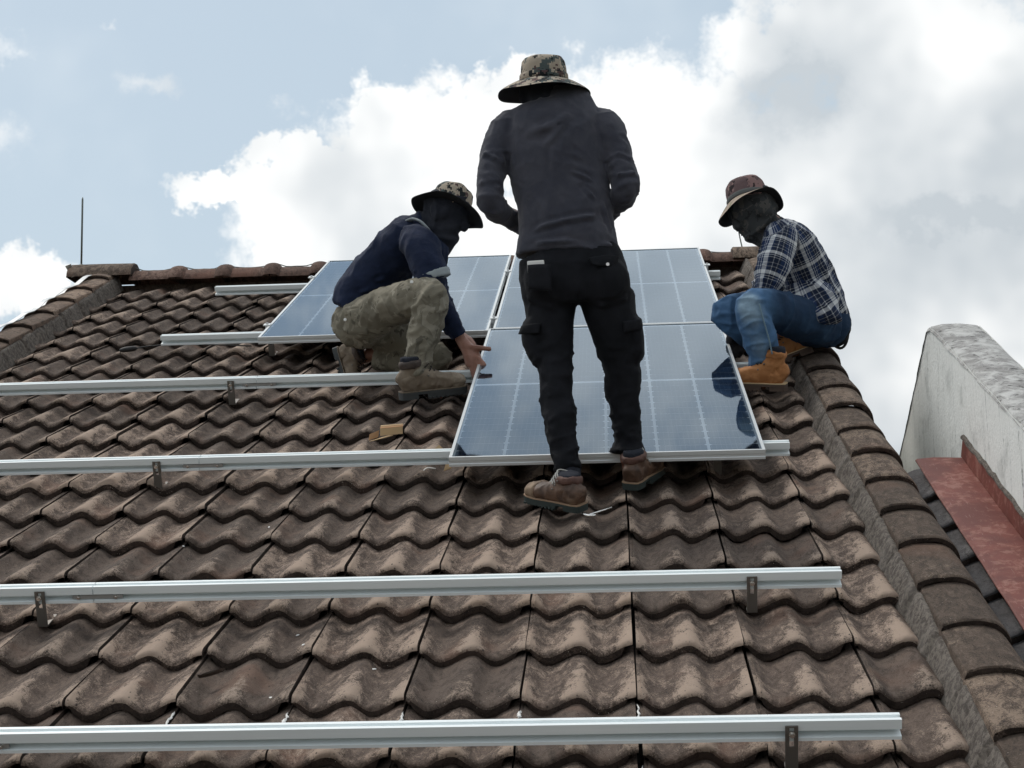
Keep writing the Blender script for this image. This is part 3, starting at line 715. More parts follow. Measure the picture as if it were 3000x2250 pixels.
def leather(name, a, b, dirt, rough=.7):
    m = Mat(name, rough=rough); o = m.coord(); n1 = m.noise(o, 18, 5, .6, .4); n2 = m.noise(o, 7, 4, .6)
    c = m.mix(m.ramp(n1, .35, .65), a, b); c = m.mix(m.math('MULTIPLY', m.ramp(n2, .52, .70), .6), c, dirt); m.set(Base_Color=c); m.bump(m.noise(o, 70, 4), .3, .006); return m.m
M['skin'] = leather('skin', (.25, .118, .082, 1), (.32, .160, .115, 1), (.19, .085, .06, 1), .5)
M['shirt_b'] = cloth('charcoal jersey', (.040, .043, .060, 1), (.060, .062, .080, 1), 30, .85, .15)
M['trouser_b'] = cloth('black twill', (.0050, .0060, .0085, 1), (.0095, .0105, .0145, 1), 45, .85, .0)
M['gaiter'] = cloth('black neck tube', (.018, .021, .030, 1), (.032, .035, .046, 1), 50)
M['shirt_a'] = cloth('navy polo cotton', (.008, .015, .040, 1), (.014, .023, .056, 1), 40, .85, .05)
M['trim_a'] = Mat('pale grey knit trim', (.30, .34, .36, 1), .9).m
M['trouser_a'] = camo('faded khaki camouflage', [(.215, .198, .155, 1), ((.165, .152, .118, 1), .50), ((.275, .256, .208, 1), .58), ((.100, .092, .072, 1), .63)], 9, None, .9, 1.2)
M['mask_c'] = camo('dark patterned face tube', [(.044, .047, .050, 1), ((.075, .072, .069, 1), .54), ((.026, .029, .031, 1), .60), ((.115, .105, .098, 1), .68)], 26)
M['hat_ab'] = camo('digital camouflage', [(.36, .31, .25, 1), ((.075, .095, .095, 1), .52), ((.095, .060, .060, 1), .58), ((.018, .022, .024, 1), .55), ((.46, .40, .33, 1), .64)], 17, .007)
M['hat_c'] = camo('faded pink camouflage', [(.115, .078, .080, 1), ((.22, .140, .135, 1), .52), ((.030, .022, .025, 1), .58), ((.32, .25, .21, 1), .66)], 16)
M['brim_c'] = camo('pale brim camouflage', [(.36, .29, .24, 1), ((.24, .215, .155, 1), .55), ((.04, .03, .03, 1), .67)], 22)
M['band'] = Mat('grey hat band', (.085, .090, .090, 1), .9).m
M['under'] = Mat('dark brim lining', (.012, .012, .015, 1), .9).m
M['boot_b'] = leather('scuffed brown leather', (.055, .030, .020, 1), (.125, .070, .044, 1), (.24, .17, .115, 1), .6)
M['boot_a'] = leather('dusty khaki leather', (.150, .115, .082, 1), (.225, .180, .130, 1), (.095, .070, .050, 1))
M['boot_c'] = leather('tan nubuck', (.34, .140, .045, 1), (.45, .205, .078, 1), (.22, .10, .045, 1), .85)
M['toe_b'] = leather('scuffed pale toe', (.15, .10, .065, 1), (.27, .195, .135, 1), (.09, .05, .035, 1), .8)
M['toe_a'] = leather('dusty pale toe', (.20, .16, .12, 1), (.29, .24, .185, 1), (.12, .09, .065, 1), .9)
M['collar_b'] = leather('padded collar', (.085, .040, .032, 1), (.12, .06, .045, 1), (.06, .03, .025, 1))
M['collar_a'] = leather('dark ankle leather', (.045, .033, .028, 1), (.075, .055, .045, 1), (.03, .022, .02, 1))
M['sole_green'] = Mat('dark green rubber', (.028, .040, .038, 1), .7).m
M['sole_dark'] = Mat('dark grey rubber', (.045, .05, .052, 1), .75).m
M['sole_c'] = Mat('brown rubber', (.10, .07, .055, 1), .8).m
M['welt_c'] = Mat('cream welt', (.62, .47, .28, 1), .7).m
M['welt_b'] = Mat('tan welt', (.30, .20, .13, 1), .7).m
M['lace'] = Mat('dark lace', (.03, .022, .02, 1), .9).m
M['lace_w'] = Mat('grey lace', (.40, .40, .38, 1), .9).m
M['glove'] = cloth('grey work glove', (.045, .042, .046, 1), (.085, .080, .084, 1), 60)
M['eye'] = Mat('eye', (.6, .58, .55, 1), .2).m
M['stitch'] = Mat('pale denim seam', (.15, .23, .29, 1), .9).m
def denim():
    m = Mat('worn blue denim', rough=.9); o = m.coord(); w = m.attr('wear', 'Fac'); n1 = m.noise(o, 11, 5, .6, .4); n2 = m.noise(o, 120, 3)
    f = m.math('ADD', w, m.math('MULTIPLY', m.math('SUBTRACT', n1, .5), .5)); c = m.mix(m.ramp(f, .0, .55), (.014, .033, .072, 1), (.072, .155, .290, 1)); c = m.mix(m.ramp(f, .55, 1.1), c, (.25, .36, .46, 1))
    c = m.mix(m.math('MULTIPLY', n2, .25), c, (.02, .04, .07, 1), 'MIX'); m.set(Base_Color=c); m.b.inputs['Specular IOR Level'].default_value = .2; m.bump(m.noise(o, 55, 4), .25, .006); return m.m
M['denim'] = denim()
def plaid():
    m = Mat('navy and white check flannel', rough=.9); v = m.attr('cloth'); a = m.xyz(v, 0); b = m.xyz(v, 1)
    def bands(x, off):
        x = m.math('ADD', x, off + 5.0); p = m.math('MODULO', x, .090); s = None
        for lo, hi, amt in ((.004, .020, 1.0), (.026, .029, .8), (.036, .039, .7), (.058, .061, .5), (.074, .077, .6)):
            q = m.math('MULTIPLY', m.math('MULTIPLY', m.math('GREATER_THAN', p, lo), m.math('LESS_THAN', p, hi)), amt); s = q if s is None else m.math('MAXIMUM', s, q)
        return s
    s1, s2 = bands(a, .0), bands(b, .02); t = m.math('MULTIPLY', m.math('ADD', m.math('MULTIPLY', s1, 1.0), s2), .5)
    blk = m.math('GREATER_THAN', m.math('MODULO', m.math('ADD', b, 5.02), .090), .052)
    c = m.mix(m.math('MULTIPLY', blk, .6), (.014, .030, .082, 1), (.011, .013, .018, 1)); c = m.mix(m.ramp(t, .0, 1.0), c, (.62, .64, .66, 1))
    m.set(Base_Color=c); m.b.inputs['Specular IOR Level'].default_value = .2; m.bump(m.noise(m.coord(), 60, 4), .2, .006); return m.m
M['plaid'] = plaid()

# ------------------------------------------------------------------ shared builders
def frame_from(fwd, up):
    f = Vector(fwd).normalized(); u = Vector(up); u = (u - f * u.dot(f)).normalized(); return f, f.cross(u) * -1, u   # forward, left-hand side, up
def boot(P, heel, fwd, up, mats, L=.285, shaft=.150, lean=(0, 0), wid=1.0, lacem='lace', k=1.0, hs=1.0):
    """mats: upper, collar, sole, welt"""
    f, sd, u = frame_from(fwd, up); h = Vector(heel); at = lambda x, y, z: h + f * (x * k) + sd * (y * k) + u * (z * k * hs)
    q = L / .285; b = MB()
    st = [(.008, .026, .050, .032), (.03, .035, .060, .046), (.07, .038, .066, .052), (.115, .040, .060, .045), (.165, .046, .052, .036), (.215, .049, .047, .030), (.255, .043, .043, .025), (.276, .030, .039, .018)]
    b.loft([(at(x * q, 0, z), w * wid * k, hh * k * hs) for x, w, z, hh in st], 18, side=sd, power=2.5)
    b.loft([(at(.085, 0, .055), .041 * wid * k, .046 * k), (at(.073 + lean[0] * .3, lean[1] * .3, .055 + (shaft - .069) * .45), .042 * wid * k, .046 * k), (at(.067 + lean[0] * .7, lean[1] * .7, .055 + (shaft - .069) * .78), .044 * wid * k, .049 * k), (at(.064 + lean[0], lean[1], shaft - .014), .046 * wid * k, .051 * k)], 18, side=sd)
    root = P.soft('boot', b, M[mats[0]], .0065, 3, lambda c, n: crumple(c, .0042, 26, 3, sd, 2.0))
    b = MB(); b.loft([(at(.066 + lean[0] * .6, lean[1] * .6, shaft - .026), .047 * wid * k, .052 * k), (at(.065 + lean[0] * .8, lean[1] * .8, shaft - .010), .0505 * wid * k, .0555 * k), (at(.064 + lean[0], lean[1], shaft + .003), .048 * wid * k, .053 * k)], 18, side=sd)
    P.soft('collar', b, M[mats[1]], .007, 2, lambda c, n: crumple(c, .003, 40, 7), parent=root)
    out = [(.0, .020), (.006, .031), (.03, .038), (.07, .040), (.11, .040), (.16, .047), (.21, .053), (.25, .049), (.275, .036), (.287, .015)]
    def slab(z0, z1, x0, x1, grow, name, mat):
        pts = [(x * q, (w + grow) * wid) for x, w in out if x0 - 1e-6 <= x <= x1 + 1e-6]; ring = [(x, w) for x, w in pts] + [(x, -w) for x, w in pts[::-1]]
        b = MB(); n = len(ring); b.add([at(x, y, z) for z in (z0, z1) for x, y in ring], [(i, (i + 1) % n, n + (i + 1) % n, n + i) for i in range(n)] + [tuple(range(n - 1, -1, -1)), tuple(range(n, 2 * n))])
        return b
    s = slab(.016, .026, 0, .3, .002, '', 0); t = slab(0, .016, 0, .07, .001, '', 0); s.add(t.v, t.f)
    t = slab(.002, .016, .11, .3, .001, '', 0); s.add(t.v, t.f)
    for i in range(9):                                        # tread blocks along both edges
        x = .118 + .018 * i
        for y in (-1, 1): s.box(at(x * q, y * .036 * wid, .001), (.011 * k, .026 * k, .008 * k), (f, sd, u))
    b = MB(); b.loft([(at(x * q, 0, z + .001), (w + .0028) * wid * k, (hh + .0028) * k * hs) for x, w, z, hh in st[5:]], 18, side=sd, power=2.5); P.soft('toe_cap', b, M[mats[4] if len(mats) > 4 else mats[0]], .0055, 1, lambda c, n: crumple(c, .003, 40, 12), parent=root)
    b = MB(); b.loft([(at(x * q, 0, z - .006), (w + .0028) * wid * k, (hh * .86 + .0024) * k * hs) for x, w, z, hh in st[:3]], 18, side=sd, power=2.5); P.soft('heel_counter', b, M[mats[0]], .0055, 1, lambda c, n: crumple(c, .003, 40, 14), parent=root)
    P.hard('sole', s, M[mats[2]], root, angle=30)
    P.hard('welt', slab(.026, .0295, 0, .3, .0025, '', 0), M[mats[3]], root, angle=30)
    b = MB(); b.loft([(at(.065 + lean[0], lean[1], shaft - .02), .043 * wid * k, .048 * k), (at(.064 + lean[0], lean[1], shaft + .016), .040 * wid * k, .045 * k)], 18, side=sd); P.soft('sock', b, M['gaiter'], .007, 2, parent=root)
    b = MB()
    for i in range(5):
        t = i / 4; x = .148 - .046 * t + lean[0] * t * .5; z = .084 + .050 * t; a = (-1) ** i * .004
        b.loft([(at(x - .016, -.031, z - .004 + a), .0026 * k), (at(x + .006, -.012, z + .010), .0028 * k), (at(x + .006, .012, z + .010), .0028 * k), (at(x - .016, .031, z - .004 - a), .0026 * k)], 6, sub=3, side=u)
    P.hard('lace', b, M[lacem], root, smooth=True)
    for i in range(3):
        for y in (-1, 1):
            b = MB(); t = i / 2; b.ball(at(.118 - .040 * t + lean[0] * t, y * (.0425 - .001 * i) * wid, .080 + .040 * t * (shaft / .135)), (.0042 * k, .0030 * k, .0042 * k), (f, sd, u), 10, 6); P.hard('eyelet', b, M['steel'], root, smooth=True)
    return root
def hat(P, base, up, fwd, cr, ch, R, droop, mats, wob=.006, seed=1, front=None, top=.9):
    """base: centre of the crown's foot; R: brim radius; droop(phi): fall of the rim in metres; front stretches the brim forward"""
    u = Vector(up).normalized(); f, sd, u = frame_from(Vector(fwd) - u * Vector(fwd).dot(u), u); base = Vector(base); n = 56
    def ring(rad, z, ph): return base + f * (rad * math.cos(ph)) + sd * (rad * .94 * math.sin(ph)) + u * z
    b = MB(); prof = [(.001, ch), (.35, ch * .995), (.65, ch * .97), (.83, ch * .90), (.93, ch * .77), (.975, ch * .55), (1.0, ch * .28), (1.02, 0), (1.02, -.01)]
    vs = []
    for r, z in prof:
        for i in range(n):
            ph = 2 * math.pi * i / n; rr = cr * (r if r > .7 else r * top / .9) ; vs.append(ring(rr, z, ph))
    k = len(prof); fs = [(j * n + i, (j + 1) * n + i, (j + 1) * n + (i + 1) % n, j * n + (i + 1) % n) for j in range(k - 1) for i in range(n)] + [tuple(range(n))]
    a = np.array([tuple(v) for v in vs]); a = a + vnoise(a * 22, seed)[:, None] * np.array(u) * .004 + (a - np.array(base)) * (vnoise(a * 30, seed + 1) * .025)[:, None]
    b.add(a.tolist(), fs); root = P.hard('hat', b, M[mats[0]], smooth=True)
    b = MB(); rads = [1.0, 1.12, 1.3, 1.55, 1.8, 2.0]; rows = []
    def brim_z(t, ph, e): return -droop(ph) * t ** 1.25 + wob * t * (math.sin(3 * ph + seed) + .6 * math.sin(5 * ph + 2 * seed)) + e
    for s, e in ((0, .0015), (1, -.0015)):
        for j in range(9):
            t = j / 8
            for i in range(n):
                ph = 2 * math.pi * i / n; Rm = R * ((front(ph)) if front else 1.0); rad = cr * 1.015 + (Rm - cr * 1.015) * t; rows.append(ring(rad, brim_z(t, ph, e if j < 8 else 0), ph))
    fs = []; o = 9 * n
    for j in range(8):
        for i in range(n): q = (j * n + i, (j + 1) * n + i, (j + 1) * n + (i + 1) % n, j * n + (i + 1) % n); fs.append(q)
    b.add(rows, fs, 0); b2 = [tuple(x + o for x in q[::-1]) for q in fs]; b.f += b2; b.m += [1] * len(b2)
    b.f += [(i + 8 * n, (i + 1) % n + 8 * n, o + 8 * n + (i + 1) % n, o + 8 * n + i) for i in range(n)]; b.m += [0] * n
    P.hard('brim', b, [M[mats[1]], M[mats[2]]], root, smooth=True)
    b = MB(); vs = [ring(cr * 1.035 + d, z, 2 * math.pi * i / n) for z, d in ((.004, .001), (.008, .002), (.022, .001), (.026, -.001)) for i in range(n)]
    b.add(vs, [(j * n + i, (j + 1) * n + i, (j + 1) * n + (i + 1) % n, j * n + (i + 1) % n)[::-1] for j in range(3) for i in range(n)]); P.hard('hat_band', b, M[mats[3]], root, smooth=True)
    return root
def head(b, c, face, up, s=1.0, covered=False):
    f, sd, u = frame_from(face, up); c = Vector(c); at = lambda x, y, z: c + f * (x * s) + sd * (y * s) + u * (z * s)
    b.ball(at(-.005, 0, .025), (.098 * s, .076 * s, .092 * s), (f, sd, u)); b.ball(at(.022, 0, -.045), (.068 * s, .058 * s, .070 * s), (f, sd, u))
    b.ball(at(.075, 0, -.088), (.022 * s, .024 * s, .018 * s), (f, sd, u)); b.loft([(at(.088, 0, .015), .009 * s), (at(.104, 0, -.012), .014 * s), (at(.098, 0, -.026), .016 * s)], 10)
    if covered:                                               # cloth drawn over the ears and brow
        for y in (-1, 1): b.ball(at(-.004, y * .064, -.006), (.042 * s, .026 * s, .050 * s), (f, sd, u))
        b.ball(at(.060, 0, .020), (.034 * s, .058 * s, .026 * s), (f, sd, u)); return
    for y in (-1, 1): b.ball(at(-.005, y * .076, -.008), (.018 * s, .008 * s, .030 * s), (f, sd, u))
    for y in (-1, 1): b.ball(at(.072, y * .034, .020), (.018 * s, .024 * s, .010 * s), (f, sd, u))
    b.ball(at(.088, 0, -.052), (.012 * s, .024 * s, .008 * s), (f, sd, u))
def hand(b, wrist, d, back, s=1.0, curl=.5, thumb=1, fat=1.0, spread=.0):
    """d: direction of the fingers, back: out of the back of the hand; thumb +1/-1: side of the thumb"""
    f, sd, u = frame_from(d, back); w = Vector(wrist); at = lambda x, y, z: w + f * (x * s) + sd * (y * s) + u * (z * s)
    b.loft([(at(-.01, 0, 0), .026 * s * fat, .020 * s * fat), (at(.02, 0, 0), .032 * s * fat, .017 * s * fat), (at(.055, 0, 0), .040 * s * fat, .015 * s * fat), (at(.088, 0, 0), .039 * s * fat, .013 * s * fat)], 14, side=sd)
    for i, (y, ln) in enumerate(((.030, .070), (.010, .079), (-.010, .073), (-.029, .057))):
        y *= thumb; p = at(.082, y, 0); a = 0.0; pts = [(at(.060, y, 0), .0095 * s * fat), (p, .0098 * s * fat)]
        for k, fr in enumerate((.45, .30, .25)):
            a += curl * (.8 + .12 * i) * (1.0 if k else .7); dd = f * math.cos(a) - u * math.sin(a) + sd * (spread * (1.5 - i) * .1 * thumb); p = p + dd * (ln * fr * s); pts.append((p, (.0092 - .0008 * k) * s * fat))
        b.loft(pts, 10, sub=2)
    t0 = at(.018, .024 * thumb, -.004); t1 = at(.045, .048 * thumb, -.014); t2 = at(.070, .056 * thumb, -.026); t3 = at(.092, .052 * thumb, -.036)
    b.loft([(t0, .014 * s * fat), (t1, .0125 * s * fat), (t2, .0105 * s * fat), (t3, .0085 * s * fat)], 10, sub=2)
def body(P, J, face, up, extra=None):
    """one continuous figure under the clothes, from the joint positions J"""
    b = MB(); lat = Vector(J['shL']) - Vector(J['shR'])
    b.loft([(J['pelvis'], .125, .085), (J['waist'], .115, .080), (J['chest'], .140, .090), (J['top'], .105, .065), (J['neck'], .050, .052), (J['skull'], .046, .050)], 18, side=lat)
    for s in 'LR':
        b.loft([(J['hip' + s], .070), (J['kn' + s], .040), (J['an' + s], .030)], 14, sub=5)
        b.loft([(J['an' + s], .034), (J['toe' + s], .028)], 12, sub=3)
        b.loft([(J['sh' + s], .030), (V(J['sh' + s], J['el' + s], .5), .024), (J['el' + s], .024), (V(J['el' + s], J['wr' + s], .5), .027), (J['wr' + s], .025)], 14, sub=3)
    head(b, J['head'], face, up)
    for s in 'LR':
        if s + 'hand' in J:
            for pts in J[s + 'hand']: b.loft(pts, 10, sub=2)
        else:
            d, bk, th, cu = J['hand' + s]; hand(b, J['wr' + s], d, bk, .95, cu, th)
    return P.soft('body', b, M['skin'], .006, 2)
V = lambda a, b, t: tuple(np.array(a) * (1 - t) + np.array(b) * t)
PX1, PX2 = 1 / 613.0, 1 / 497.0                               # metres per measured unit at the two distances

# ------------------------------------------------------------------ the standing man
B = Person((-0.105, -0.946, -0.382), 'standing person seen from behind in charcoal shirt and black cargo trousers')
JB = dict(pelvis=(-0.182, -0.880, 0.422), waist=(-0.187, -0.880, 0.611), chest=(-0.222, -0.870, 0.876), top=(-0.222, -0.860, 1.028), neck=(-0.247, -0.850, 1.085), skull=(-0.258, -0.840, 1.142), head=(-0.262, -0.820, 1.154),
          shL=(-0.414, -0.870, 0.988), elL=(-0.459, -0.930, 0.699), wrL=(-0.325, -0.660, 0.665), shR=(-0.026, -0.870, 0.982), elR=(0.029, -0.930, 0.732), wrR=(-0.089, -0.640, 0.680),
          hipL=(-0.253, -0.880, 0.390), knL=(-0.239, -0.930, 0.051), anL=(-0.196, -1.020, -0.330), toeL=(-0.297, -0.950, -0.370), hipR=(-0.069, -0.880, 0.384), knR=(-0.003, -0.860, 0.064), anR=(0.010, -0.830, -0.251), toeR=(0.079, -0.740, -0.294),
          handL=((.75, .55, -.3), (-.4, .2, .9), 1, .5), handR=((-.75, .6, -.3), (.4, .2, .9), -1, .5))
body(B, JB, (0, .93, -.35), (0, .35, .93))
b = MB(); X = (1, .02, -.02)                                   # shirt
b.loft([((-0.190, -0.880, 0.504), 116 * PX1, .120), ((-0.189, -0.880, 0.559), 111 * PX1, .122), ((-0.191, -0.880, 0.620), 106 * PX1, .120), ((-0.197, -0.880, 0.698), 105 * PX1, .118), ((-0.209, -0.875, 0.786), 109 * PX1, .122), ((-0.220, -0.870, 0.875), 113 * PX1, .132), ((-0.226, -0.865, 0.956), 112 * PX1, .134), ((-0.219, -0.860, 1.015), 108 * PX1, .122), ((-0.215, -0.855, 1.054), 97 * PX1, .102), ((-0.218, -0.850, 1.080), 76 * PX1, .086), ((-0.243, -0.845, 1.110), 44 * PX1, .066), ((-0.252, -0.845, 1.126), 36 * PX1, .060)], 26, side=X)
b.loft([((-0.342, -0.860, 1.010), .050), ((-0.394, -0.865, 0.992), .064), ((-0.437, -0.885, 0.905), .056), ((-0.457, -0.905, 0.822), .050), ((-0.462, -0.920, 0.749), .046), ((-0.459, -0.925, 0.695), .044), ((-0.428, -0.870, 0.674), .041), ((-0.380, -0.770, 0.665), .037), ((-0.325, -0.670, 0.663), .032)], 18)
b.loft([((-0.093, -0.860, 1.011), .050), ((-0.040, -0.865, 0.984), .066), ((-0.010, -0.885, 0.898), .058), ((0.012, -0.905, 0.822), .050), ((0.028, -0.920, 0.752), .046), ((0.024, -0.915, 0.722), .044), ((-0.002, -0.860, 0.703), .040), ((-0.041, -0.760, 0.688), .036), ((-0.089, -0.650, 0.678), .032)], 18)
FB = [([(-0.356, -1.000, 0.929), (-0.237, -1.000, 0.956), (-0.177, -0.980, 0.994)], .020, .0055), ([(-0.260, -1.010, 0.878), (-0.182, -0.990, 0.974)], .016, .005), ([(-0.159, -1.010, 0.879), (-0.091, -1.000, 0.844)], .0085, .0075), ([(-0.163, -1.010, 0.833), (-0.069, -0.980, 0.803)], .0085, .0085),
      ([(-0.168, -1.000, 0.790), (-0.078, -0.970, 0.754)], .0085, .008), ([(-0.131, -1.000, 0.745), (-0.080, -0.970, 0.686)], .0085, .0075), ([(-0.104, -1.000, 0.903), (-0.075, -0.980, 0.865)], .008, .006), ([(-0.345, -0.980, 0.575), (-0.202, -1.000, 0.603), (-0.065, -0.980, 0.628), (-0.013, -0.930, 0.613)], .011, .0075),
      ([(-0.362, -0.980, 0.528), (-0.196, -1.000, 0.531), (-0.015, -0.940, 0.522)], .010, .006), ([(-0.406, -0.960, 0.926), (-0.364, -0.960, 0.683)], .012, .005), ([(-0.229, -1.000, 0.890), (-0.230, -1.000, 0.784)], .012, .004), ([(-0.061, -0.950, 0.675), (-0.022, -0.930, 0.576)], .010, .006), ([(-0.485, -0.930, 0.885), (-0.433, -0.950, 0.852)], .009, .006), ([(-0.493, -0.950, 0.768), (-0.418, -0.950, 0.742)], .009, .006), ([(-0.006, -0.950, 0.862), (0.052, -0.930, 0.840)], .009, .006), ([(0.000, -0.960, 0.773), (0.067, -0.950, 0.787)], .009, .006),
      ([(-0.371, -0.970, 0.502), (-0.188, -1.000, 0.496), (0.001, -0.930, 0.506)], .005, .004)]
def shape_b(c, n):
    h = crumple(c, .0040, 9, 21, (.25, 0, 1), 2.4) + crumple(c, .0018, 26, 25, (.6, 0, -.6), 2.0)
    for pts, w, hh in FB: h = h + fold(c, pts, w, hh) * 1.25
    for a, e in ((JB['shL'], JB['elL']), (JB['elL'], JB['wrL']), (JB['shR'], JB['elR']), (JB['elR'], JB['wrR'])):
        d, t = segdist(c, a, e); ax = np.array(e) - np.array(a); h = h + crumple(c, .010, 24, 31, np.cross(ax, (0, 1, .2)), 2.5) * np.exp(-(d / .065) ** 4) * .7
    return h
B.soft('shirt', b, M['shirt_b'], .0075, 4, shape_b)
b = MB()                                                      # trousers
b.loft([((-0.186, -0.880, 0.515), 112 * PX1, .112), ((-0.174, -0.885, 0.446), 119 * PX1, .122), ((-0.163, -0.890, 0.376), 121 * PX1, .128), ((-0.157, -0.885, 0.326), 116 * PX1, .110)], 24, side=X)
b.ball((-0.259, -0.945, 0.394), (.088, .085, .105)); b.ball((-0.055, -0.945, 0.384), (.088, .085, .105))
b.loft([((-0.257, -0.880, 0.356), 61 * PX1, .108), ((-0.257, -0.890, 0.269), 54 * PX1, .094), ((-0.249, -0.905, 0.173), 46 * PX1, .084), ((-0.240, -0.925, 0.086), 37 * PX1, .068), ((-0.240, -0.945, -0.009), 37 * PX1, .062), ((-0.230, -0.965, -0.095), 35 * PX1, .060), ((-0.220, -0.985, -0.179), 31 * PX1, .053), ((-0.206, -1.005, -0.255), 27 * PX1, .048), ((-0.199, -1.012, -0.287), 29 * PX1, .051)], 20, side=X)
b.loft([((-0.050, -0.880, 0.349), 62 * PX1, .108), ((-0.036, -0.880, 0.264), 56 * PX1, .096), ((-0.018, -0.870, 0.172), 47 * PX1, .084), ((-0.004, -0.860, 0.089), 41 * PX1, .068), ((-0.002, -0.850, -0.002), 36 * PX1, .062), ((0.004, -0.840, -0.085), 31 * PX1, .057), ((0.009, -0.835, -0.160), 28 * PX1, .050), ((0.011, -0.830, -0.198), 36 * PX1, .062), ((0.011, -0.830, -0.218), 39 * PX1, .066)], 20, side=X)
for pts in ([((-0.322, -0.900, 0.252), .030, .060), ((-0.329, -0.905, 0.209), .034, .070), ((-0.310, -0.910, 0.149), .032, .068), ((-0.294, -0.920, 0.096), .020, .050)], [((0.041, -0.885, 0.261), .028, .060), ((0.049, -0.880, 0.202), .030, .066), ((0.049, -0.870, 0.136), .026, .060), ((0.047, -0.865, 0.115), .018, .050)]): b.loft(pts, 14, side=X)
def shape_bt(c, n):
    h = crumple(c, .0035, 13, 41, (1, 0, .2), 2.0)
    for kn, an, hp in ((JB['knL'], JB['anL'], JB['hipL']), (JB['knR'], JB['anR'], JB['hipR'])):
        d, t = segdist(c, V(kn, hp, .25), an); h = h + crumple(c, .0085, 24, 43, (1, .2, .25), 3.0) * np.exp(-(d / .09) ** 4)
        d, t = segdist(c, V(an, kn, .18), an); h = h + crumple(c, .007, 34, 47, (1, 0, .1), 3.0) * np.exp(-(d / .07) ** 4)
    for pts, w, hh in (([(-0.297, -1.000, 0.425), (-0.249, -1.020, 0.328)], .012, .006), ([(-0.354, -0.950, 0.345), (-0.210, -1.000, 0.277)], .012, .007), ([(-0.120, -1.000, 0.281), (0.037, -0.960, 0.331)], .012, .007), ([(-0.153, -1.000, 0.446), (-0.152, -1.000, 0.312)], .008, -.012)): h = h + fold(c, pts, w, hh)
    return h
tr = B.soft('trousers', b, M['trouser_b'], .0085, 3, shape_bt)
def patch(P, corners, th, mat, name, parent, out, bow=.0, n=6):
    """small cloth panel through four corners, pushed outwards"""
    c = [np.array(q, float) for q in corners]; o = np.array(out, float); o /= np.linalg.norm(o); b = MB(); vs = []
    for s in (1, 0):
        for i in range(n + 1):
            for j in range(n + 1):
                a, e = i / n, j / n; p = (c[0] * (1 - a) + c[1] * a) * (1 - e) + (c[3] * (1 - a) + c[2] * a) * e
                vs.append(p + o * (th * s + bow * math.sin(math.pi * a) * math.sin(math.pi * min(1, e * .6 + .4))))
    m = n + 1; o_ = m * m; fs = []
    for i in range(n):
        for j in range(n): q = (i * m + j, i * m + j + 1, (i + 1) * m + j + 1, (i + 1) * m + j); fs += [q, tuple(x + o_ for x in q[::-1])]
    ed = [i * m for i in range(m)] + [n * m + j for j in range(1, m)] + [i * m + n for i in range(n - 1, -1, -1)] + [j for j in range(n - 1, 0, -1)]
    fs += [(ed[i], ed[(i + 1) % len(ed)], ed[(i + 1) % len(ed)] + o_, ed[i] + o_) for i in range(len(ed))]
    b.add(vs, fs); return P.hard(name, b, mat, parent, smooth=True)
patch(B, [(-0.328, -1.035, 0.439), (-0.245, -1.060, 0.434), (-0.244, -1.075, 0.336), (-0.326, -1.045, 0.350)], .006, M['trouser_b'], 'back_pocket', tr, (0, -1, 0), .008)
patch(B, [(-0.115, -1.010, 0.463), (-0.003, -0.980, 0.476), (-0.014, -1.000, 0.428), (-0.096, -1.035, 0.431)], .006, M['trouser_b'], 'pocket_flap', tr, (0, -1, .1), .014)
patch(B, [(-0.356, -0.950, 0.237), (-0.289, -0.985, 0.239), (-0.292, -0.990, 0.201), (-0.367, -0.955, 0.206)], .007, M['trouser_b'], 'cargo_flap', tr, (-.5, -1, 0), .010)
patch(B, [(0.002, -0.970, 0.238), (0.068, -0.935, 0.251), (0.070, -0.930, 0.215), (0.005, -0.975, 0.198)], .007, M['trouser_b'], 'cargo_flap', tr, (.5, -1, 0), .010)
b = MB(); p = Vector((-0.045, -1.045, 0.431)); b.loft([(p, .0065), (p + Vector((0, -.004, 0)), .006)], 14, sub=1, side=(1, 0, 0)); B.hard('button', b, M['bolt'], tr, angle=40)
BT = ('boot_b', 'collar_b', 'sole_green', 'welt_b', 'toe_b')
hb = RW(-.150, -1.185, .004); boot(B, hb, RW(-.150 - .205, -1.185 + .175, 0) - RW(-.150, -1.185, 0), NRM + UPS * -.05, BT, .285, .122, (.012, -.012), lacem='lace_w', k=.90)
hb = RW(.010, -.955, .004); boot(B, hb, RW(.010 + .105, -.955 + .25, 0) - RW(.010, -.955, 0), NRM, BT, .285, .130, (-.005, .004), lacem='lace_w', k=.92)
b = MB(); b.loft([((-0.200, -1.010, -0.283), .042), ((-0.197, -1.015, -0.337), .043)], 16, side=X); B.soft('trouser_cuff', b, M['gaiter'], .008, 2)
b = MB(); head(b, JB['head'], (0, .93, -.35), (0, .35, .93), 1.08, True); b.loft([((-0.262, -0.840, 1.133), .070, .072), ((-0.252, -0.850, 1.101), .066, .070), ((-0.239, -0.855, 1.071), .085, .080)], 18, side=X)
B.soft('neck_tube', b, M['gaiter'], .008, 3, lambda c, n: crumple(c, .006, 20, 5, (1, 0, .3), 2.5))
hat(B, (-0.262, -0.845, 1.174), (.0, -.10, .99), (0, 1, 0), .092, .093, .183, lambda ph: .042 + .010 * math.sin(ph) ** 2, ('hat_ab', 'hat_ab', 'under', 'hat_ab'), .005, 2)

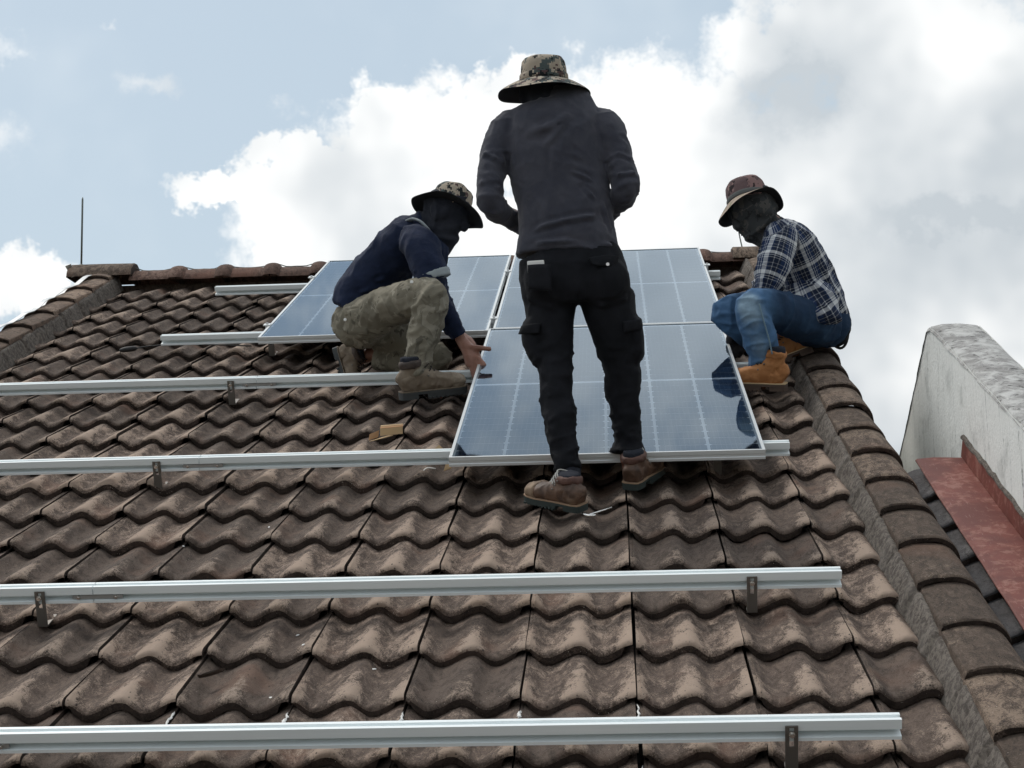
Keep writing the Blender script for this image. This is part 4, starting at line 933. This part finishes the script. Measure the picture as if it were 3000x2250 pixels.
# ------------------------------------------------------------------ the kneeling man on the left
A_ = Person((-0.893, 0.406, 0.164), 'kneeling person in navy polo shirt and khaki camouflage trousers at the left panel edge')
HA = [[((-0.710, 0.625, 0.467), .027, .023), ((-0.684, 0.610, 0.430), .033, .022), ((-0.660, 0.590, 0.384), .042, .019), ((-0.651, 0.580, 0.344), .040, .017)],
      [((-0.692, 0.610, 0.434), .016), ((-0.653, 0.590, 0.428), .0145), ((-0.614, 0.575, 0.422), .0125), ((-0.573, 0.570, 0.416), .0100)],
      [((-0.655, 0.585, 0.387), .012), ((-0.627, 0.565, 0.370), .0115), ((-0.610, 0.552, 0.351), .0105), ((-0.599, 0.550, 0.334), .0095)],
      [((-0.653, 0.580, 0.365), .012), ((-0.631, 0.560, 0.340), .0115), ((-0.615, 0.540, 0.318), .0105), ((-0.612, 0.540, 0.303), .0095)],
      [((-0.658, 0.580, 0.349), .0115), ((-0.642, 0.560, 0.318), .011), ((-0.631, 0.545, 0.294), .010), ((-0.627, 0.550, 0.280), .009)],
      [((-0.666, 0.580, 0.340), .0105), ((-0.659, 0.565, 0.309), .010), ((-0.652, 0.555, 0.286), .009), ((-0.645, 0.560, 0.274), .0085)]]
JA = dict(pelvis=(-1.191, 0.860, 0.623), waist=(-1.119, 0.820, 0.767), chest=(-0.994, 0.750, 0.913), top=(-0.908, 0.700, 0.992), neck=(-0.858, 0.660, 1.020), skull=(-0.815, 0.640, 1.044), head=(-0.777, 0.620, 1.055),
          shR=(-0.890, 0.540, 0.915), elR=(-0.811, 0.550, 0.660), wrR=(-0.710, 0.625, 0.467), shL=(-0.904, 0.860, 0.990), elL=(-0.843, 0.980, 0.747), wrL=(-0.763, 0.920, 0.566),
          hipR=(-1.177, 0.760, 0.604), knR=(-0.826, 0.400, 0.647), anR=(-0.904, 0.420, 0.275), toeR=(-0.778, 0.480, 0.208), hipL=(-1.176, 0.980, 0.612), knL=(-0.853, 0.930, 0.449), anL=(-1.182, 1.020, 0.485), toeL=(-1.284, 1.030, 0.445), handL=((.7, -.3, -.6), (.3, -.4, .8), 1, .6))
JA['Rhand'] = HA
body(A_, JA, (.86, -.12, -.5), (.45, .1, .89))
lat = (.12, 1, 0)
b = MB()                                                      # shirt
b.loft([((-1.229, 0.870, 0.666), .165, .118), ((-1.190, 0.855, 0.732), .160, .122), ((-1.125, 0.820, 0.807), .158, .120), ((-1.036, 0.770, 0.892), .165, .120), ((-0.960, 0.725, 0.956), .172, .112), ((-0.906, 0.690, 0.994), .150, .092), ((-0.872, 0.670, 1.019), .085, .066), ((-0.849, 0.655, 1.032), .062, .056)], 24, side=lat)
b.loft([((-0.916, 0.580, 0.936), .075), ((-0.882, 0.520, 0.889), .080), ((-0.848, 0.470, 0.809), .075), ((-0.823, 0.460, 0.747), .073), ((-0.815, 0.465, 0.722), .072)], 18)
b.loft([((-0.924, 0.840, 0.998), .07), ((-0.903, 0.900, 0.944), .068), ((-0.861, 0.950, 0.831), .062)], 18)
def shape_a(c, n):
    h = crumple(c, .011, 10, 61, (.75, 0, -.65), 2.6) + crumple(c, .002, 30, 63)
    for pts, w, hh in (([(-1.282, 0.750, 0.714), (-1.132, 0.680, 0.728)], .010, .008), ([(-1.260, 0.750, 0.757), (-1.054, 0.660, 0.775)], .011, .009), ([(-1.225, 0.730, 0.817), (-1.030, 0.640, 0.831)], .010, .007), ([(-1.273, 0.760, 0.672), (-1.192, 0.720, 0.673)], .009, .007), ([(-1.002, 0.660, 0.688), (-0.947, 0.600, 0.824)], .010, .008), ([(-0.967, 0.600, 0.932), (-0.936, 0.560, 0.772)], .008, -.008), ([(-0.878, 0.420, 0.803), (-0.814, 0.400, 0.754)], .009, .006), ([(-0.911, 0.440, 0.745), (-0.824, 0.400, 0.776)], .009, .006)): h = h + fold(c, pts, w, hh)
    return h
b.ball((-0.823, 0.630, 0.873), (.055, .10, .085))
sh = A_.soft('shirt', b, M['shirt_a'], .008, 3, shape_a)
b = MB(); b.loft([((-0.825, 0.462, 0.751), .078), ((-0.815, 0.466, 0.718), .079)], 22, sub=2); A_.soft('sleeve_trim', b, M['trim_a'], .005, 1, lambda c, n: crumple(c, .003, 30, 2), parent=sh)
b = MB()
for i in range(25):
    pass
cpts = [(-0.949, 0.600, 1.022), (-0.918, 0.570, 1.024), (-0.883, 0.540, 1.005), (-0.857, 0.530, 0.976), (-0.837, 0.535, 0.944)]; b.loft([(q, .006, .013) for q in cpts], 10, side=(0, .3, 1)); A_.hard('collar', b, M['trim_a'], sh, smooth=True)
SLV = lambda c, n: crumple(c, .007, 24, 71, (1, .2, .6), 2.5)
b = MB(); b.loft([((-0.833, 0.480, 0.751), .055), ((-0.811, 0.550, 0.660), .052), ((-0.764, 0.590, 0.560), .046), ((-0.721, 0.615, 0.487), .040)], 18); A_.soft('arm_sleeve', b, M['shirt_a'], .008, 3, SLV, parent=sh)
b = MB(); b.loft([((-0.871, 0.940, 0.851), .055), ((-0.843, 0.980, 0.747), .050), ((-0.763, 0.920, 0.573), .040)], 18); A_.soft('arm_sleeve', b, M['shirt_a'], .008, 3, SLV, parent=sh)
b = MB()                                                      # trousers
b.ball((-1.193, 0.870, 0.610), (.125, .165, .115)); b.ball((-1.215, 0.800, 0.591), (.110, .10, .110))
b.loft([((-1.196, 0.790, 0.599), .112), ((-1.062, 0.630, 0.623), .094), ((-0.929, 0.490, 0.634), .083), ((-0.837, 0.410, 0.641), .076), ((-0.826, 0.395, 0.608), .072), ((-0.846, 0.400, 0.506), .066), ((-0.875, 0.410, 0.406), .058), ((-0.901, 0.420, 0.316), .056), ((-0.908, 0.420, 0.281), .060)], 20)
b.loft([((-1.176, 0.980, 0.612), .10), ((-1.019, 0.960, 0.537), .085), ((-0.886, 0.940, 0.463), .072), ((-0.843, 0.935, 0.437), .066), ((-0.888, 0.950, 0.427), .062), ((-1.023, 0.985, 0.437), .056), ((-1.159, 1.010, 0.471), .054)], 18)
def shape_at(c, n):
    h = crumple(c, .010, 15, 81, (.5, 0, 1), 3.0) + crumple(c, .003, 34, 83)
    d, t = segdist(c, (-0.830, 0.400, 0.609), (-0.906, 0.420, 0.281)); h = h + crumple(c, .012, 20, 85, (.8, .1, .55), 2.8) * np.exp(-(d / .1) ** 4)
    for pts, w, hh in (([(-1.114, 0.550, 0.669), (-1.106, 0.580, 0.568)], .009, .008), ([(-1.021, 0.480, 0.673), (-1.014, 0.520, 0.576)], .009, .007), ([(-0.908, 0.400, 0.664), (-0.931, 0.420, 0.585)], .010, .008), ([(-1.275, 0.700, 0.574), (-1.222, 0.700, 0.497)], .01, .008)): h = h + fold(c, pts, w, hh)
    return h
tr = A_.soft('trousers', b, M['trouser_a'], .0085, 3, shape_at)
patch(A_, [(-1.240, 0.660, 0.626), (-1.144, 0.610, 0.629), (-1.136, 0.640, 0.512), (-1.237, 0.690, 0.524)], .010, M['trouser_a'], 'cargo_pocket', tr, (-.2, -1, 0), .012)
patch(A_, [(-1.245, 0.660, 0.643), (-1.138, 0.600, 0.641), (-1.134, 0.600, 0.603), (-1.245, 0.660, 0.605)], .007, M['trouser_a'], 'pocket_flap', tr, (-.2, -1, 0), .008)
for q in ((-1.244, 0.655, 0.585), (-0.903, 0.360, 0.688)):
    b = MB(); p = Vector(q); b.loft([(p, .0075), (p + Vector((0, -.006, .001)), .0070)], 12, sub=1, side=(1, 0, 0)); A_.hard('button', b, M['white'], tr, angle=40)
AT = ('boot_a', 'collar_a', 'sole_dark', 'boot_a', 'toe_a')
boot(A_, RW(-.965, .440, .010), RW(-.965 + .27, .44 + .105, 0) - RW(-.965, .44, 0), NRM + UPS * .12, AT, .285, .135, (-.004, 0), k=1.06, hs=1.16)
boot(A_, (-1.355, 1.020, 0.519), (.28, .05, -.92), (.92, -.25, .28), AT, .27, .125, (0, 0), k=.95)
b = MB(); head(b, JA['head'], (.86, -.12, -.5), (.45, .1, .89), 1.09, True); b.loft([((-0.805, 0.640, 1.031), .066), ((-0.839, 0.660, 1.015), .070), ((-0.877, 0.680, 1.000), .085)], 16)
b.loft([((-0.768, 0.610, 0.971), .055), ((-0.794, 0.630, 0.946), .062), ((-0.828, 0.650, 0.926), .07)], 16)
A_.soft('face_tube', b, M['gaiter'], .008, 9, lambda c, n: crumple(c, .009, 16, 91, (0, 1, .2), 2.5) + .006)
fa, sa, ua = frame_from((.86, -.12, -.5), (.45, .1, .89)); hc = Vector(JA['head'])
b = MB(); b.loft([(hc + fa * .070 + sa * -.042 + ua * .030, .008, .005), (hc + fa * .086 + ua * .030, .009, .006), (hc + fa * .070 + sa * .042 + ua * .030, .008, .005)], 12, side=ua); A_.hard('brow', b, M['skin'], smooth=True)
for y in (-1, 1):
    b = MB(); b.ball(hc + fa * .078 + sa * (.030 * y) + ua * .020, .007); A_.hard('eye', b, M['eye'], smooth=True)
hat(A_, (-0.760, 0.630, 1.083), (.30, .22, .91), (.9, -.1, -.3), .094, .112, .176, lambda ph: .018 + .010 * math.cos(2 * ph), ('hat_ab', 'hat_ab', 'under', 'hat_ab'), .006, 5)

# ------------------------------------------------------------------ the squatting man on the right
C_ = Person((0.630, 0.385, 0.156), 'squatting person in navy and white check shirt, blue jeans and tan boots at right')
HC = [[((0.559, 0.800, 0.520), .030, .025), ((0.543, 0.830, 0.496), .038, .024), ((0.535, 0.850, 0.465), .042, .022), ((0.535, 0.855, 0.444), .038, .020)],
      [((0.554, 0.800, 0.503), .016), ((0.519, 0.790, 0.489), .0145), ((0.502, 0.800, 0.468), .0125), ((0.498, 0.815, 0.454), .011)],
      [((0.521, 0.835, 0.454), .0125), ((0.504, 0.815, 0.430), .0125), ((0.494, 0.830, 0.420), .011), ((0.491, 0.850, 0.419), .010)],
      [((0.531, 0.835, 0.445), .0125), ((0.516, 0.815, 0.417), .0125), ((0.506, 0.830, 0.406), .011), ((0.503, 0.850, 0.406), .010)],
      [((0.544, 0.840, 0.444), .0125), ((0.535, 0.820, 0.413), .012), ((0.525, 0.830, 0.399), .011), ((0.520, 0.850, 0.399), .010)],
      [((0.559, 0.840, 0.447), .012), ((0.557, 0.825, 0.419), .0115), ((0.548, 0.830, 0.403), .0105), ((0.541, 0.850, 0.400), .0095)]]
def fatten(ch, g): return [[tuple([s[0]] + [r + g for r in s[1:]]) for s in c] for c in ch]
JC = dict(pelvis=(0.922, 0.840, 0.555), waist=(0.879, 0.780, 0.685), chest=(0.799, 0.700, 0.821), top=(0.746, 0.650, 0.912), neck=(0.699, 0.620, 0.949), skull=(0.663, 0.610, 0.982), head=(0.622, 0.600, 1.011),
          shL=(0.723, 0.530, 0.870), elL=(0.643, 0.500, 0.621), wrL=(0.559, 0.800, 0.520), shR=(0.733, 0.830, 0.940), elR=(0.686, 1.000, 0.747), wrR=(0.611, 1.000, 0.595),
          hipL=(0.903, 0.720, 0.523), knL=(0.570, 0.340, 0.534), anL=(0.621, 0.420, 0.262), toeL=(0.594, 0.410, 0.184), hipR=(0.932, 0.950, 0.575), knR=(0.489, 0.720, 0.578), anR=(0.796, 0.830, 0.445), toeR=(0.738, 0.800, 0.386), handR=((-.5, .3, -.8), (-.6, -.2, .5), 1, .6))
JC['Lhand'] = HC
body(C_, JC, (-.84, -.25, -.48), (-.45, .05, .89))
b = MB(); [b.loft(c, 10, sub=2) for c in fatten(HC, .0035)]; C_.soft('glove', b, M['glove'], .005, 2, lambda c, n: crumple(c, .0035, 45, 5))
latC = (-.15, 1, 0); b = MB()                                 # shirt
b.loft([((0.917, 0.830, 0.554), .175, .112), ((0.903, 0.815, 0.612), .172, .122), ((0.869, 0.780, 0.696), .165, .122), ((0.826, 0.735, 0.779), .168, .120), ((0.783, 0.690, 0.852), .172, .110), ((0.747, 0.660, 0.906), .155, .088), ((0.719, 0.640, 0.938), .095, .066), ((0.700, 0.625, 0.955), .066, .058)], 24, side=latC)
b.loft([((0.854, 0.640, 0.657), .105, .06), ((0.852, 0.580, 0.568), .125, .05), ((0.849, 0.548, 0.495), .130, .030)], 22, side=(.9, .1, .42))
b.loft([((0.743, 0.580, 0.887), .072), ((0.721, 0.540, 0.851), .079), ((0.691, 0.480, 0.754), .070), ((0.662, 0.470, 0.670), .063), ((0.643, 0.500, 0.621), .058), ((0.617, 0.620, 0.587), .052), ((0.578, 0.760, 0.540), .047), ((0.561, 0.800, 0.522), .048)], 18)
b.loft([((0.746, 0.820, 0.937), .07), ((0.724, 0.930, 0.864), .062), ((0.686, 1.000, 0.747), .055), ((0.615, 1.000, 0.599), .045)], 16)
FC = [([(0.798, 0.600, 0.788), (0.931, 0.620, 0.725)], .010, .009), ([(0.751, 0.580, 0.701), (0.905, 0.600, 0.654)], .010, .009), ([(0.749, 0.580, 0.648), (0.899, 0.620, 0.705)], .010, .007), ([(0.809, 0.580, 0.847), (0.968, 0.660, 0.743)], .011, .007), ([(0.746, 0.520, 0.824), (0.723, 0.520, 0.647)], .010, -.010), ([(0.614, 0.420, 0.671), (0.693, 0.420, 0.644)], .009, .008), ([(0.626, 0.420, 0.733), (0.718, 0.440, 0.714)], .009, .007)]
def shape_c(c, n):
    h = crumple(c, .013, 12, 101, (.75, 0, -.6), 2.4) + crumple(c, .002, 30, 103)
    for pts, w, hh in FC: h = h + fold(c, pts, w, hh)
    return h
bones = [((0.921, 0.840, 0.534), (0.725, 0.640, 0.932), (0, -1, 0), .16), ((0.736, 0.560, 0.883), (0.643, 0.500, 0.621), (0, -1, 0), .085), ((0.643, 0.500, 0.621), (0.561, 0.800, 0.522), (0, -1, .2), .06), ((0.746, 0.820, 0.937), (0.686, 1.000, 0.747), (0, -1, 0), .085)]
sh = C_.soft('shirt', b, M['plaid'], .0075, 3, shape_c, bones=bones)
b = MB(); b.loft([(q, .010, .020) for q in ((0.660, 0.500, 0.886), (0.687, 0.500, 0.902), (0.724, 0.540, 0.929), (0.750, 0.620, 0.969))], 10, side=(0, .2, 1)); C_.soft('collar', b, M['plaid'], .005, 2, bones=[((0.660, 0.500, 0.886), (0.750, 0.620, 0.969), (0, 0, 1), .03)], parent=sh)
b = MB()                                                      # jeans
b.ball((0.934, 0.840, 0.544), (.120, .165, .118)); b.ball((0.962, 0.780, 0.522), (.09, .09, .10))
b.loft([((0.915, 0.740, 0.516), .115), ((0.788, 0.580, 0.521), .098), ((0.673, 0.430, 0.532), .086), ((0.586, 0.345, 0.530), .077), ((0.574, 0.335, 0.484), .075), ((0.599, 0.345, 0.402), .069), ((0.618, 0.385, 0.338), .067), ((0.618, 0.410, 0.291), .068), ((0.613, 0.420, 0.262), .070)], 20)
b.loft([((0.931, 0.950, 0.554), .11), ((0.752, 0.860, 0.582), .092), ((0.586, 0.760, 0.598), .080), ((0.495, 0.715, 0.579), .072), ((0.504, 0.715, 0.540), .064), ((0.603, 0.770, 0.471), .058), ((0.723, 0.850, 0.418), .054)], 18)
def shape_ct(c, n):
    h = crumple(c, .008, 13, 111, (.3, 0, 1), 2.4) + crumple(c, .002, 30, 113)
    d, t = segdist(c, (0.597, 0.340, 0.401), (0.628, 0.360, 0.252)); h = h + crumple(c, .010, 24, 115, (1, .1, .2), 2.6) * np.exp(-(d / .09) ** 4)
    d, t = segdist(c, (0.569, 0.280, 0.512), (0.574, 0.270, 0.460)); h = h + crumple(c, .010, 26, 117, (1, .1, .0), 3.0) * np.exp(-(d / .07) ** 4)
    d, t = segdist(c, (0.484, 0.660, 0.556), (0.503, 0.660, 0.513)); h = h + crumple(c, .009, 26, 119, (1, .1, .0), 3.0) * np.exp(-(d / .07) ** 4)
    return h
def wear_c(c):
    d, t = segdist(c, (0.562, 0.290, 0.534), (0.619, 0.320, 0.267)); d2, t = segdist(c, (0.476, 0.680, 0.577), (0.504, 0.680, 0.506)); d3, t = segdist(c, (0.541, 0.270, 0.541), (0.555, 0.270, 0.490))
    return np.exp(-(d / .085) ** 2) * .72 + np.exp(-(d2 / .10) ** 2) * .42 + .10 + np.exp(-(d3 / .05) ** 2) * .45
je = C_.soft('jeans', b, M['denim'], .008, 3, shape_ct, wear=wear_c)
b = MB(); b.loft([(q, .0012, .0035) for q in ((0.595, 0.256, 0.525), (0.598, 0.255, 0.506), (0.615, 0.258, 0.436), (0.633, 0.275, 0.369), (0.644, 0.290, 0.311))], 8, side=(0, -1, 0)); C_.hard('seam', b, M['stitch'], je, smooth=True)
CT = ('boot_c', 'boot_c', 'sole_c', 'welt_c')
boot(C_, RW(.708, .410, .012), RW(.715 - .18, .415 + .055, 0) - RW(.715, .415, 0), NRM + UPS * .10, CT, .275, .150, (-.012, .004), hs=1.15)
boot(C_, (0.879, 0.800, 0.395), (-.90, -.05, -.33), (-.33, .0, .92), CT, .27, .118, (0, 0), hs=1.1)
b = MB(); head(b, JC['head'], (-.84, -.25, -.48), (-.45, .05, .89), 1.09, True); b.loft([((0.645, 0.600, 0.976), .070), ((0.665, 0.610, 0.948), .066), ((0.686, 0.620, 0.924), .070), ((0.698, 0.630, 0.900), .07)], 16); b.loft([((0.592, 0.580, 0.939), .035), ((0.636, 0.580, 0.891), .03), ((0.657, 0.560, 0.847), .018)], 12)
C_.soft('face_tube', b, M['mask_c'], .0075, 9, lambda c, n: crumple(c, .011, 17, 121, (-.7, .3, -.6), 2.8) + .007)
fa, sa, ua = frame_from((-.84, -.25, -.48), (-.45, .05, .89)); hc = Vector(JC['head'])
for y in (-1, 1):
    b = MB(); b.ball(hc + fa * .086 + sa * (.032 * y) + ua * .022, .008); C_.hard('eye', b, M['eye'], smooth=True)
hat(C_, (0.598, 0.600, 1.055), (-.17, .27, .94), (-1, -.25, 0), .094, .112, .152, lambda ph: .036 + .020 * math.cos(ph) + .022 * math.cos(2 * ph), ('hat_c', 'brim_c', 'under', 'band'), .007, 8, front=lambda ph: 1.0 + .02 * math.cos(ph))
b = MB(); q = (0.988, 0.800, 0.535); b.loft([((0.979, 0.800, 0.621), .045, .055), ((0.997, 0.800, 0.546), .058, .070), ((0.985, 0.820, 0.468), .050, .062), ((0.970, 0.830, 0.440), .03, .04)], 16, side=(1, 0, 0), power=3.0)
po = C_.soft('tool_pouch', b, M['trouser_b'], .008, 3, lambda c, n: crumple(c, .006, 20, 131))
b = MB(); b.loft([(p_, .0065) for p_ in ((1.033, 0.800, 0.609), (1.044, 0.800, 0.523), (1.034, 0.820, 0.445), (1.006, 0.840, 0.419), (0.957, 0.850, 0.453))], 8); C_.hard('strap', b, M['black'], po, smooth=True)

# ================================================================== SMALL THINGS
# lightning rod on the left end of the ridge, its conductor along the ridge and tape down the edge
rb = to_roof((-3.385, ry - .01, rz + .085)); base = RW(*rb)
t = tag(empty('lightning_rod', base), 'thin upright lightning rod on the left end of the ridge', 'lightning rod')
b = MB(); b.loft([((0, 0, -.02), .0065), ((0, 0, .455), .0062), ((.001, 0, .47), .002)], 10, sub=1, side=(1, 0, 0)); b.build('rod', M['wire'], t, smooth=True)
b = MB(); b.loft([((0, 0, -.03), .045, .03), ((0, 0, .012), .026, .02), ((0, 0, .03), .012, .012)], 12, side=(1, 0, 0), sub=2); b.build('foot', M['wire'], t, smooth=True)
b = MB(); b.box((-.045, -.062, -.022), (.038, .004, .085), (Vector((1, 0, .35)).normalized(), Vector((0, .8, .6)), Vector((-.33, -.55, .75)).normalized())); b.build('clip', M['strip'], t)
pts = []
for i in range(60):
    u = -3.05 + 3.85 * i / 59; d = (u + 3.05) % .3; d = min(d, .3 - d)
    up = .014 + (.026 * max(0, 1 - d / .07)); pts.append(((u + 3.05, 0, .060 + up - .012), .0034))
t = tag(empty('ridge_cable', RW(-3.05, RIDGE_V, 0)), 'thin grey conductor cable lying along the top of the ridge', 'cable')
b = MB(); b.loft(pts, 8, sub=2, side=(0, 0, 1)); b.build('cable', M['wire'], t, smooth=True)
t = roof_thing('conductor_tape', -3.262, 3.35, .077, 'pale flat metal tape running down the left roof edge', 'metal tape')
b = MB(); n = 40; r = random.Random(2); vs = []
for i in range(n + 1):
    y = .25 - 4.2 * i / n; z = .008 + .006 * math.sin(y / .372 * 6.28) + r.uniform(-.002, .002)
    for x in (-.016, .016):
        for e in (0, -.003): vs.append((x + .01 * math.sin(i * .7), y, z + e))
b.add(vs, [f_ for i in range(n) for f_ in ((4*i, 4*i+4, 4*i+6, 4*i+2), (4*i+1, 4*i+3, 4*i+7, 4*i+5), (4*i, 4*i+1, 4*i+5, 4*i+4), (4*i+2, 4*i+6, 4*i+7, 4*i+3))]); b.build('tape', M['strip'], t)
# bent wire rising from the right end of the ridge
o = Vector(to_roof((.80, ry - .02, rz + .06))); o = RW(*o); t = tag(empty('bent_wire', o), 'thin bent wire rising from the right ridge end behind the check shirted man', 'wire')
q = [Vector((0.772, 3.520, 1.495)), Vector((0.758, 3.520, 1.573)), Vector((0.749, 3.520, 1.641)), Vector((0.748, 3.520, 1.706))]; q = [p - q[0] for p in q]
b = MB(); b.loft([(Vector((0, 0, -.03)), .004)] + [(p, .0042) for p in q], 8, sub=3); b.build('wire', M['wire'], t, smooth=True)

# cardboard left on the tiles beside the lower rail
t = roof_thing('cardboard_carton', -.945, -.17, .012, 'torn open brown cardboard carton lying above the lower rail', 'carton')
def card(name, c4, th, mat, parent):
    c = [Vector(p) for p in c4]; nn = (c[1] - c[0]).cross(c[3] - c[0]).normalized() * th; b = MB()
    b.add(c + [p - nn for p in c], [(0, 1, 2, 3), (7, 6, 5, 4), (0, 4, 5, 1), (1, 5, 6, 2), (2, 6, 7, 3), (3, 7, 4, 0)]); return b.build(name, mat, parent)
t.scale = (.68, .68, .68)
card('front_panel', [(-.045, .0, .005), (.085, .035, .005), (.085, .045, .045), (-.045, .012, .045)], .003, M['cardpale'], t)
card('top_panel', [(-.047, .014, .046), (.085, .048, .047), (.085, .075, .050), (-.047, .045, .050)], .003, M['cardboard'], t)
card('edge_strip', [(-.047, .046, .051), (.084, .076, .052), (.084, .086, .054), (-.047, .058, .054)], .003, M['cardpale'], t)
card('end_flap', [(-.102, -.085, .004), (-.055, -.02, .002), (-.052, .018, .035), (-.10, -.045, .030)], .003, M['cardboard'], t)
card('bottom_flap', [(-.10, -.095, .0), (-.085, -.10, .004), (.03, .005, .006), (.0, .012, .004)], .003, M['cardpale'], t)
t = roof_thing('cardboard_scrap', -.66, -.585, .018, 'pale cardboard scrap hanging below the lower left panel corner', 'cardboard')
b = MB(); z = .002; pts = [(-.022, -.040), (.006, -.030), (.020, .030), (-.006, .030)]
b.prism(pts, Vector((1, 0, 0)), Vector((0, .75, .66)), Vector((0, -.66, .75)), (0, 0, 0), 0, .003); b.build('sheet', M['cardpale'], t)
t = roof_thing('cardboard_piece', -.735, -.45, .0, 'small pale cardboard piece showing above the rail by the panel corner', 'cardboard')
b = MB(); pts = [(-.055, -.01), (-.045, .022), (-.012, .004), (.022, .034), (.052, .004), (.052, -.02)]
b.prism(pts, Vector((1, 0, 0)), Vector((0, .5, .86)), Vector((0, -.86, .5)), (0, 0, .015), 0, .003); b.build('sheet', M['cardpale'], t)
t = roof_thing('plastic_strip', -.735, -.60, -.01, 'small white plastic strip lying below the lower rail near the panel', 'plastic')
b = MB(); b.loft([((-.025, -.018, .004), .004, .002), ((-.010, .0, .012), .0045, .002), ((.022, .0, .008), .004, .002)], 8, sub=3, side=(0, 1, 0)); b.build('strip', M['white'], t, smooth=True)
# a loose T-bolt beside the front foot, a dry leaf, a cable end and specks
t = roof_thing('loose_bolt', -.105, -1.215, .008, 'bright loose metal bolt lying right of the front boot', 'bolt')
b = MB(); b.loft([((-.03, -.025, .0), .0035), ((.050, .035, .006), .0035)], 8, sub=1); b.build('shank', M['bolt'], t, smooth=True)
b = MB(); b.loft([((-.050, -.004, .0), .0045), ((-.028, -.030, .0), .006), ((-.005, -.030, .0), .0045)], 8, sub=2); b.build('head', M['bolt'], t, smooth=True)
t = roof_thing('dry_leaf', -1.147, -2.505, -.020, 'dark curled dry leaf lying in a tile trough at lower left', 'leaf')
b = MB(); n = 10; vs = []
for i in range(n + 1):
    s = i / n; w = .012 * math.sin(math.pi * min(1, s * 1.05)) ** .8 + .0008
    for k in range(5): a = -1 + k / 2; vs.append((-.03 + .062 * s + .006 * a, -.006 + .020 * s + w * a, .006 + .010 * a * a + .010 * s * s))
a = np.array(vs); b.add(vs + (a - np.array((0, 0, .0015))).tolist(), [(i * 5 + k, i * 5 + k + 1, i * 5 + 6 + k, i * 5 + 5 + k) for i in range(n) for k in range(4)] + [(i * 5 + k + 55, i * 5 + 5 + k + 55, i * 5 + 6 + k + 55, i * 5 + k + 56) for i in range(n) for k in range(4)])
b.build('blade', Mat('dry leaf', (.045, .030, .022, 1), .8).m, t, smooth=True)
t = roof_thing('cable_end', -2.49, 1.63, .01, 'black cable with a dark plug lying under the upper left rail', 'cable')
b = MB(); b.loft([((.02, .03, .006), .004), ((.14, .075, .01), .0035), ((.34, .085, .006), .0035), ((.62, .06, -.005), .0035)], 8, sub=4); b.build('cable', M['black'], t, smooth=True)
b = MB(); b.loft([((-.045, .0, .004), .008), ((-.02, .014, .005), .014), ((.02, .03, .006), .013), ((.035, .036, .007), .006)], 10, sub=3); b.build('plug', M['black'], t, smooth=True)
# phone standing out of the standing man's back pocket
pc = Vector((-0.298, -1.030, 0.454)); t = tag(empty('phone', pc), 'white phone sticking out of the standing man\'s left back pocket', 'phone')
b = MB(); b.box((0, .004, -.045), (.060, .008, .095), (Vector((1, 0, .035)).normalized(), Vector((0, 1, .1)).normalized(), Vector((-.035, -.1, 1)).normalized())); o = b.build('case', M['white'], t)
bv = o.modifiers.new('bevel', 'BEVEL'); bv.width = .0035; bv.segments = 3
# mortar droppings and white specks on the tiles
rd = random.Random(4)
spk = [(-.98, -2.12), (-.93, -2.30), (-.72, -2.40), (-.96, -2.62), (-1.5, -1.35), (-1.24, -1.18)]
for i, (u, v) in enumerate(spk):
    b = MB(); yy = v - math.floor(v / GAUGE) * GAUGE; xx = u - math.floor(u / TW) * TW; z = wave(xx) - LIP / GAUGE * yy
    a = rd.uniform(0, 3); r1 = rd.uniform(.004, .007); b.ball((0, 0, 0), (r1 * 1.6, r1 * .7, .002), (Vector((math.cos(a), math.sin(a), 0)), Vector((-math.sin(a), math.cos(a), 0)), Vector((0, 0, 1))), 10, 6)
    b.build('plaster_speck', M['white'], roof, smooth=True, loc=(u, v, z + .0025))
